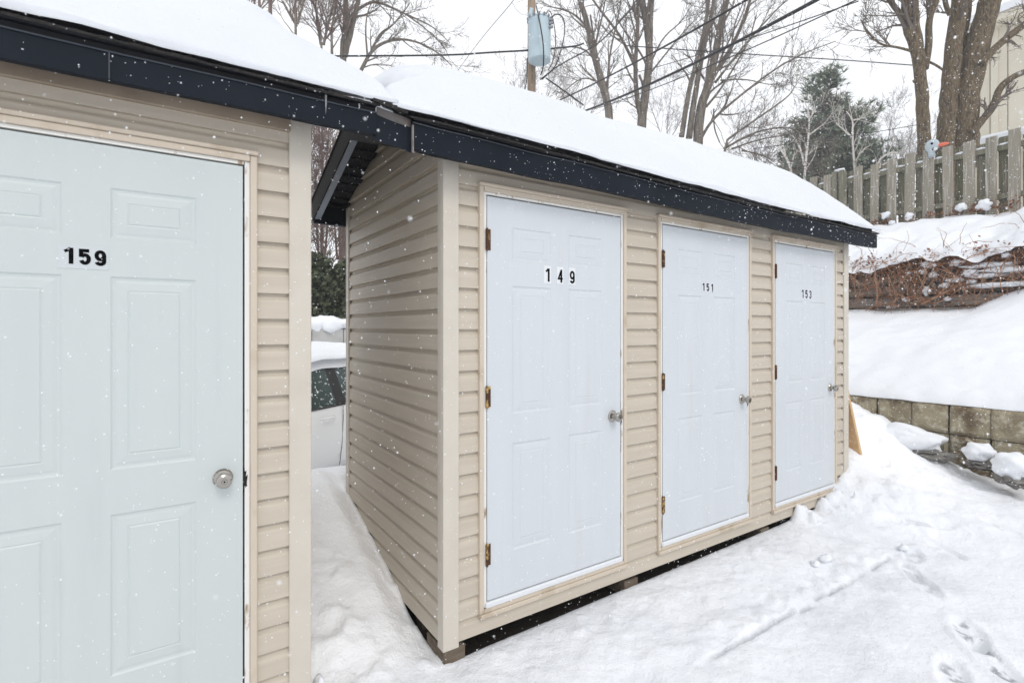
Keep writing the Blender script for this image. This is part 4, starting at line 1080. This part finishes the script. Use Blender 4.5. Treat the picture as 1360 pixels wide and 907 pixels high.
for sgn in (1, -1):
    fy = lambda z: sgn*(.87*.985 + (.87*.72 + .87*.28*.35 - .87*.985)*(z-.95)/.34 + .008) if z < 1.29 else sgn*(.87*.72+.87*.28*.35+.008 - (z-1.29)*.45)
    for (nm, a0, a1, a2, a3) in (('front_window', .06, .98, .52, .06), ('rear_window', -.98, -.10, -.10, -.78)):
        g_ = MB(); g_.poly([cp(a0, fy(.99), .99), cp(a1, fy(.99), .99), cp(a2, fy(1.40), 1.40), cp(a3, fy(1.40), 1.40)]); g_.build('side_window', M['glass'], car)
    q = MB()
    q.poly([cp(-.10, fy(.985), .985), cp(.06, fy(.985), .985), cp(.06, fy(1.41), 1.41), cp(-.10, fy(1.41), 1.41)])
    for (a0, a1, z0, z1) in ((-1.0, 1.0, .972, .988), (-.80, .54, 1.40, 1.415)):
        q.quad(cp(a0, fy(z0)+sgn*.002, z0), cp(a1, fy(z0)+sgn*.002, z0), cp(a1, fy(z1)+sgn*.002, z1), cp(a0, fy(z1)+sgn*.002, z1))
    q.build('window_trim', M['plastic'], car)
    for (ah,) in ((.13,), (-.85,)):
        h = MB(); h.tube([cp(ah, sgn*.872, .872), cp(ah+.03, sgn*.905, .872), cp(ah+.17, sgn*.905, .870), cp(ah+.20, sgn*.872, .868)], .013, 8); h.build('door_handle', M['carpaint'], car, smooth=True)
    h = MB()
    for (pts) in ([(-.02, .97), (-.02, .80), (.0, .55), (.04, .32)], [(1.0, .94), (1.03, .7), (1.0, .45), (.95, .32)], [(-.98, .96), (-1.02, .8), (-.9, .5), (-.72, .32)]):
        h.tube([cp(a_, sgn*.872, z_) for (a_, z_) in pts], .004, 5)
    h.build('door_seam', M['plastic'], car)
    for aw in (1.38, -1.32):
        t2 = MB(); t2.lathe(cp(aw, sgn*.70, .32), cv*sgn, [(0, .30), (.01, .32), (.17, .32), (.18, .30), (.18, .2)], 24)
        wh = t2.build('wheel', M['rubber'], car); t3 = MB(); t3.lathe(cp(aw, sgn*.86, .32), cv*sgn, [(0, .2), (.025, .19), (.03, .05)], 18); t3.build('rim', M['rim'], wh)
    mi = MB(); mi.blob(cp(.82, sgn*1.0, 1.02), .09, .1, .07, .05, 3); mi.build('mirror', M['carpaint'], car, smooth=True)
for (a_, z_) in ((1.22, 1.07),):
    ws = MB(); ws.poly([cp(1.36, .66, .995), cp(1.36, -.66, .995), cp(.66, -.56, 1.44), cp(.66, .56, 1.44)]); ws.build('windscreen', M['glass'], car)
for sgn in (1, -1):
    hl_ = MB(); hl_.blob(cp(2.08, sgn*.58, .64), .10, .14, .07, 0, 1); hl_.build('headlight', M['glass'], car, smooth=True)
# snow on the car: roof cover plus bonnet
mb = MB()
ua = np.linspace(-1.5, .75, 30); vb = np.linspace(-1, 1, 18); n0 = 0
for a_ in ua:
    for b_ in vb:
        zr = np.interp(a_, [s[0] for s in secs], [s[3] for s in secs]); e = (1-abs(b_)**5)*(1-abs((a_+.37)/1.13)**6)
        mb.v.append(tuple(cp(a_, b_*.70, zr - .05*abs(b_)**4 + .015 + .12*e + .03*mnoise.noise(Vector((a_*3, b_*3, 0))))))
for i in range(29):
    for j in range(17): mb.f.append((i*18+j, i*18+j+1, (i+1)*18+j+1, (i+1)*18+j))
for b_, s_ in ((0, 1), (17, -1)):
    for i in range(29):
        n_ = len(mb.v); p, q = Vector(mb.v[i*18+b_]), Vector(mb.v[(i+1)*18+b_]); mb.v += [tuple(p-Vector((0, 0, .1))), tuple(q-Vector((0, 0, .1)))]; mb.f.append((i*18+b_, (i+1)*18+b_, n_+1, n_))
tag(mb.build('car_snow', M['snow'], None, smooth=True), 'snow blanket on the roof of the white car', 'snow')

# ------------------------------------------------------------------ utility pole and cables
PZc = 12.5
pp = at(706, 100, PZc)
pole = empty('utility_pole', (pp.x, pp.y, 0)); tag(pole, 'wooden utility pole with a grey transformer behind the roof snow', 'utility pole')
b = MB(); b.tube([(pp.x, pp.y, -.3), (pp.x, pp.y, 5), (pp.x, pp.y, 11.5)], [.125, .108, .085], 14); b.build('shaft', M['pole'], pole, smooth=True)
tcn = at(716.5, 82, PZc-.35); ttop = at(716.5, 27, PZc-.35); hgt = ttop.z - tcn.z
b = MB(); b.lathe(tcn, (0, 0, 1), [(-.03, .12), (-.005, .235), (.02, .262), (hgt-.03, .262), (hgt-.025, .275), (hgt, .275), (hgt+.04, .2), (hgt+.06, .05)], 28)
tf = b.build('transformer', M['can'], pole)
b = MB()
for i in range(14):
    a = i/14*2*math.pi; c = ttop + Vector((math.cos(a)*.28, math.sin(a)*.28, .0)); b.blob(c, .028, .028, .04, .3, i, 8, 5)
b.build('lid_clamp', M['steel'], tf)
b = MB(); c = at(729, 32, PZc-.5)
for dz_ in (0, .08, -.09): b.tube([c+Vector((0, 0, dz_)), c+Vector((.08, -.04, dz_+.03))], .035, 8)
b.build('bushing', M['steel'], tf)
b = MB(); b.tube(px([(706, 12), (704, 20), (706, 30)], PZc-.1), .05, 8); b.build('bracket', M['can'], pole)
def wire(pts, r, label, m='cable', name='cable', sag=0.0, group='overhead cables', sides=6):
    P = [at(x, y, z) for (x, y, z) in pts]
    if len(P) == 2:
        a, b_ = P; P = [a + (b_-a)*(i/16) - Vector((0, 0, sag*4*(i/16)*(1-i/16))) for i in range(17)]
    else: P = smooth_line(P, 3)
    mb = MB(); mb.tube(P, r, sides); return tag(mb.build(name, M[m], None, smooth=True), label, 'cable', group)
wire([(776, 148, 15), (1150, -35, 7.0)], .027, 'thickest black cable bundle crossing the sky right of the pole', sag=.12)
wire([(778, 146.5, 15.03), (1150, -37, 7.03)], .017, 'second strand lashed along the thickest cable bundle', sag=.13)
wire([(742, 134, 15), (1060, -40, 7.2)], .018, 'black cable above the thick bundle crossing the bare trees', sag=.08)
wire([(790, 145, 15), (1180, -20, 7.4)], .010, 'thin wire just below the thick cable bundle', sag=.12)
wire([(815, 104, 16), (1140, 2, 8)], .009, 'thin wire between the two black cables', sag=.08)
wire([(430, 75, 12), (600, 74, 12.3), (650, 70, 12.4), (712, 67, 12.15), (765, 62, 12.8), (775, 58, 13)], .02, 'twisted grey service cable running left from the transformer')
wire([(598, 108, 14), (640, 50, 12), (682, 2, 10), (700, -25, 9)], .008, 'steel guy wire slanting up left of the pole', m='steel')
wire([(680, 4, 10), (690, 20, 10.8), (705, 21, 12.4)], .004, 'thin slack loop from the guy wire to the pole', m='steel')
wire([(830, 61, 18), (985, 72, 18), (1120, 80, 18), (1225, 88, 18)], .017, 'thin dark wire passing above the pine')
wire([(1000, 198, 21), (1150, 178, 21), (1230, 164, 21)], .014, 'faint wire crossing in front of the pine crown')
wire([(1072, -10, 16), (1050, 80, 17), (1015, 170, 18), (998, 215, 18.5)], .008, 'thin steel wire slanting down past the left side of the pine', m='steel')
wire([(712, 8, 12.1), (717, 30, 11.75), (722, 60, 11.75), (722, 90, 12.0), (718, 100, 12.2)], .016, 'black lead running down the front of the transformer', group='transformer leads')
wire([(724, 28, 12.0), (727, 12, 12), (734, 20, 12), (739, 55, 12), (735, 82, 12.1), (728, 94, 12.2)], .011, 'inner looped lead right of the transformer', group='transformer leads')
wire([(731, 26, 12.0), (738, 18, 12), (748, 22, 12), (751, 40, 12), (746, 65, 12), (738, 90, 12.1), (720, 106, 12.3)], .013, 'outer looped lead right of the transformer', group='transformer leads')
wire([(700, 78, 12.3), (700, 105, 12.3), (697, 120, 12.2)], .012, 'black lead hanging along the left side of the pole', group='transformer leads')
wire([(718, 106, 12.4), (740, 88, 12.8), (775, 70, 13.5), (800, 55, 14), (830, 22, 15), (860, -10, 16)], .017, 'dark drop cable climbing from the pole through the leaning tree')
wire([(725, 104, 12.4), (745, 118, 12.8), (775, 140, 13.5)], .017, 'dark drop cable descending from the pole to the roof snow')

# ------------------------------------------------------------------ house on the right
HX = 22.1
ho = on_x(1293, 200, HX); hy1 = ho.y; ze = on_x(1320, 40, HX).z
house = empty('house', (HX+4, hy1-4, 3.8)); tag(house, 'cream vertical-clad house with a snowy roof behind the double trunk', 'house')
b = MB()
y = hy1; i = 0
while y > hy1-11:
    b.box(HX - (.012 if i % 2 else 0.0), HX+.1, y-.40, y-.008, 3.5, ze, .004); y -= .42; i += 1
b.box(HX+.06, HX+9, hy1-11, hy1-.01, 3.5, ze); b.build('wall', M['housewall'], house)
b = MB(); b.box(HX-.06, HX+.0, hy1-.62, hy1-.44, 3.5, ze); b.box(HX-.05, HX+.02, hy1-.06, hy1+.06, 3.5, ze); b.build('corner_trim', M['housewall'], house)
b = MB(); b.box(HX-.45, HX+9.4, hy1-11.4, hy1+.35, ze, ze+.20, .01)
b.box(HX-.50, HX-.45, hy1-11.4, hy1+.35, ze+.03, ze+.26); b.build('eave', M['housewall'], house)
b = MB(); b.poly([(HX-.5, hy1+.35, ze+.21), (HX-.5, hy1-11.4, ze+.21), (HX+4.5, hy1-11.4, ze+2.0), (HX+4.5, hy1+.35, ze+2.0)])
b.poly([(HX+9.5, hy1+.35, ze+.21), (HX+9.5, hy1-11.4, ze+.21), (HX+4.5, hy1-11.4, ze+2.0), (HX+4.5, hy1+.35, ze+2.0)])
b.poly([(HX-.5, hy1+.35, ze+.21), (HX+9.5, hy1+.35, ze+.21), (HX+4.5, hy1+.35, ze+2.0)]); b.build('roof', M['shingle'], house)
lp_ = on_x(1303, 184, 19.0); lq = on_x(1352, 165, 19.0)
b = MB(); b.box(18.9, HX, lq.y-5, lp_.y, lp_.z-.35, lp_.z-.18, .01); b.box(19.0, 19.12, lp_.y-.3, lp_.y-.18, 3.5, lp_.z-.35); b.box(19.0, 19.12, lq.y-3, lq.y-2.88, 3.5, lp_.z-.35); b.build('porch_roof', M['housewall'], house)
b = MB(); b.box(18.85, HX-.02, lq.y-5, lp_.y+.03, lp_.z-.18, lp_.z+.03, .07); tag(b.build('porch_snow', M['snow'], None), 'snow on the low porch roof of the cream house', 'snow')
b = MB()
P = [(HX-.55, ze+.24), (HX-.5, ze+.5), (HX+.2, ze+.85), (HX+4.5, ze+2.4), (HX+9.3, ze+.7)]
for (p, q) in zip(P[:-1], P[1:]): b.quad((p[0], hy1+.3, p[1]), (p[0], hy1-11.3, p[1]), (q[0], hy1-11.3, q[1]), (q[0], hy1+.3, q[1]))
b.poly([(x_, hy1+.3, z_) for (x_, z_) in P]); b.poly([(x_, hy1-11.3, z_) for (x_, z_) in P])
tag(b.build('house_snow', M['snow'], None), 'snow on the main roof of the cream house', 'snow')

# ------------------------------------------------------------------ falling snow
def in_solid(p):
    if D-.2 < p.y < D+1.7 and (XR0-.25 < p.x < XR1+.3 or p.x < XL1+.25) and p.z < 3.4: 
        return not (XL1+.02 < p.x < XR0-.02 and p.z < 2.3)
    return p.z < .05 or p.x > 6.5 and p.z < 2
fl = MB(); cnt = 0
OCT = [(1,0,0),(-1,0,0),(0,1,0),(0,-1,0),(0,0,1),(0,0,-1)]; OF = [(0,2,4),(2,1,4),(1,3,4),(3,0,4),(2,0,5),(1,2,5),(3,1,5),(0,3,5)]
while cnt < 46000:
    if cnt < 36000: p = Vector((random.uniform(-1.2, 5.6), random.uniform(-.2, 2.3), random.uniform(.05, 3.3)))
    else: p = Vector((random.uniform(-1.5, 8.5), random.uniform(-.4, 6.5), random.uniform(.05, 6.0)))
    dist = (p - CAM).length
    if dist < .33 or in_solid(p) or (dist < 1.3 and random.random() < .6): continue
    r_ = min(.0030, random.lognormvariate(math.log(.00115), .45))
    if dist < 1.5: r_ = min(r_, .0011 + .0006*dist)
    n0 = len(fl.v)
    st_ = Vector((random.uniform(.7, 1.3), random.uniform(.7, 1.3), random.uniform(.7, 1.4)))
    for o_ in OCT: fl.v.append((p.x+o_[0]*r_*st_.x, p.y+o_[1]*r_*st_.y, p.z+o_[2]*r_*st_.z))
    fl.f += [tuple(n0+t for t in q) for q in OF]; cnt += 1
tag(fl.build('falling_snow', M['flake'], None), 'snowflakes falling through the air', 'falling snow', kind='stuff')

# ------------------------------------------------------------------ snowy air
hm = bpy.data.materials.new('snowy_air'); hm.use_nodes = True
hn_ = hm.node_tree; hn_.nodes.remove(hn_.nodes['Principled BSDF'])
pv = hn_.nodes.new('ShaderNodeVolumePrincipled'); pv.inputs['Color'].default_value = (.97, .98, 1, 1); pv.inputs['Density'].default_value = .0022; pv.inputs['Anisotropy'].default_value = .2
hn_.links.new(pv.outputs['Volume'], hn_.nodes['Material Output'].inputs['Volume'])
b = MB(); b.box(-410, 410, -410, 410, -1.6, 24); tag(b.build('haze', hm, None), 'thin snowy air over the whole yard', 'haze', kind='stuff')

# ------------------------------------------------------------------ light, sky, camera
world = bpy.data.worlds.new('World'); scene.world = world; world.use_nodes = True
nt = world.node_tree; N = nt.nodes; L = nt.links
bg = N['Background']
sky = N.new('ShaderNodeTexSky'); sky.sky_type = 'NISHITA'; sky.sun_disc = False
SE, SA = math.radians(43), math.radians(-97)      # sun elevation, direction (from +X, CCW) it comes from
sky.sun_elevation = SE; sky.sun_rotation = math.pi/2 - SA; sky.air_density = 1.0; sky.dust_density = 3.0; sky.ozone_density = 1.0
mx = N.new('ShaderNodeMix'); mx.data_type = 'RGBA'; mx.inputs['Factor'].default_value = .93
L.new(sky.outputs['Color'], mx.inputs['A']); mx.inputs['B'].default_value = (11.1, 11.3, 11.6, 1)      # cloud layer
L.new(mx.outputs['Result'], bg.inputs['Color']); bg.inputs['Strength'].default_value = .10
sl = bpy.data.lights.new('sun', 'SUN'); sl.energy = 1.05; sl.angle = math.radians(20); sl.color = (1, .97, .93)
so = bpy.data.objects.new('sun', sl); COL.objects.link(so)
sd = Vector((math.cos(SE)*math.cos(SA), math.cos(SE)*math.sin(SA), math.sin(SE)))
so.rotation_euler = (-sd).to_track_quat('-Z', 'Y').to_euler(); so.location = (0, -5, 12)

cam = bpy.data.cameras.new('camera'); co = bpy.data.objects.new('camera', cam); COL.objects.link(co)
cam.sensor_width = 36; cam.lens = 36*F_PX/1360; cam.shift_y = (HY - 453.5)/1360
co.location = CAM; co.rotation_euler = (math.pi/2, 0, TH - math.pi/2)
cam.clip_start = .02; cam.clip_end = 2000
cam.dof.use_dof = True; cam.dof.focus_distance = 3.3; cam.dof.aperture_fstop = 4.5
scene.camera = co
vs = scene.view_settings; vs.view_transform = 'Standard'; vs.look = 'None'; vs.gamma = 1; vs.exposure = .06
try: vs.use_curve_mapping = False
except Exception: pass
scene.cycles.max_bounces = 12; scene.cycles.diffuse_bounces = 9; scene.cycles.volume_bounces = 1
scene.cycles.use_denoising = True
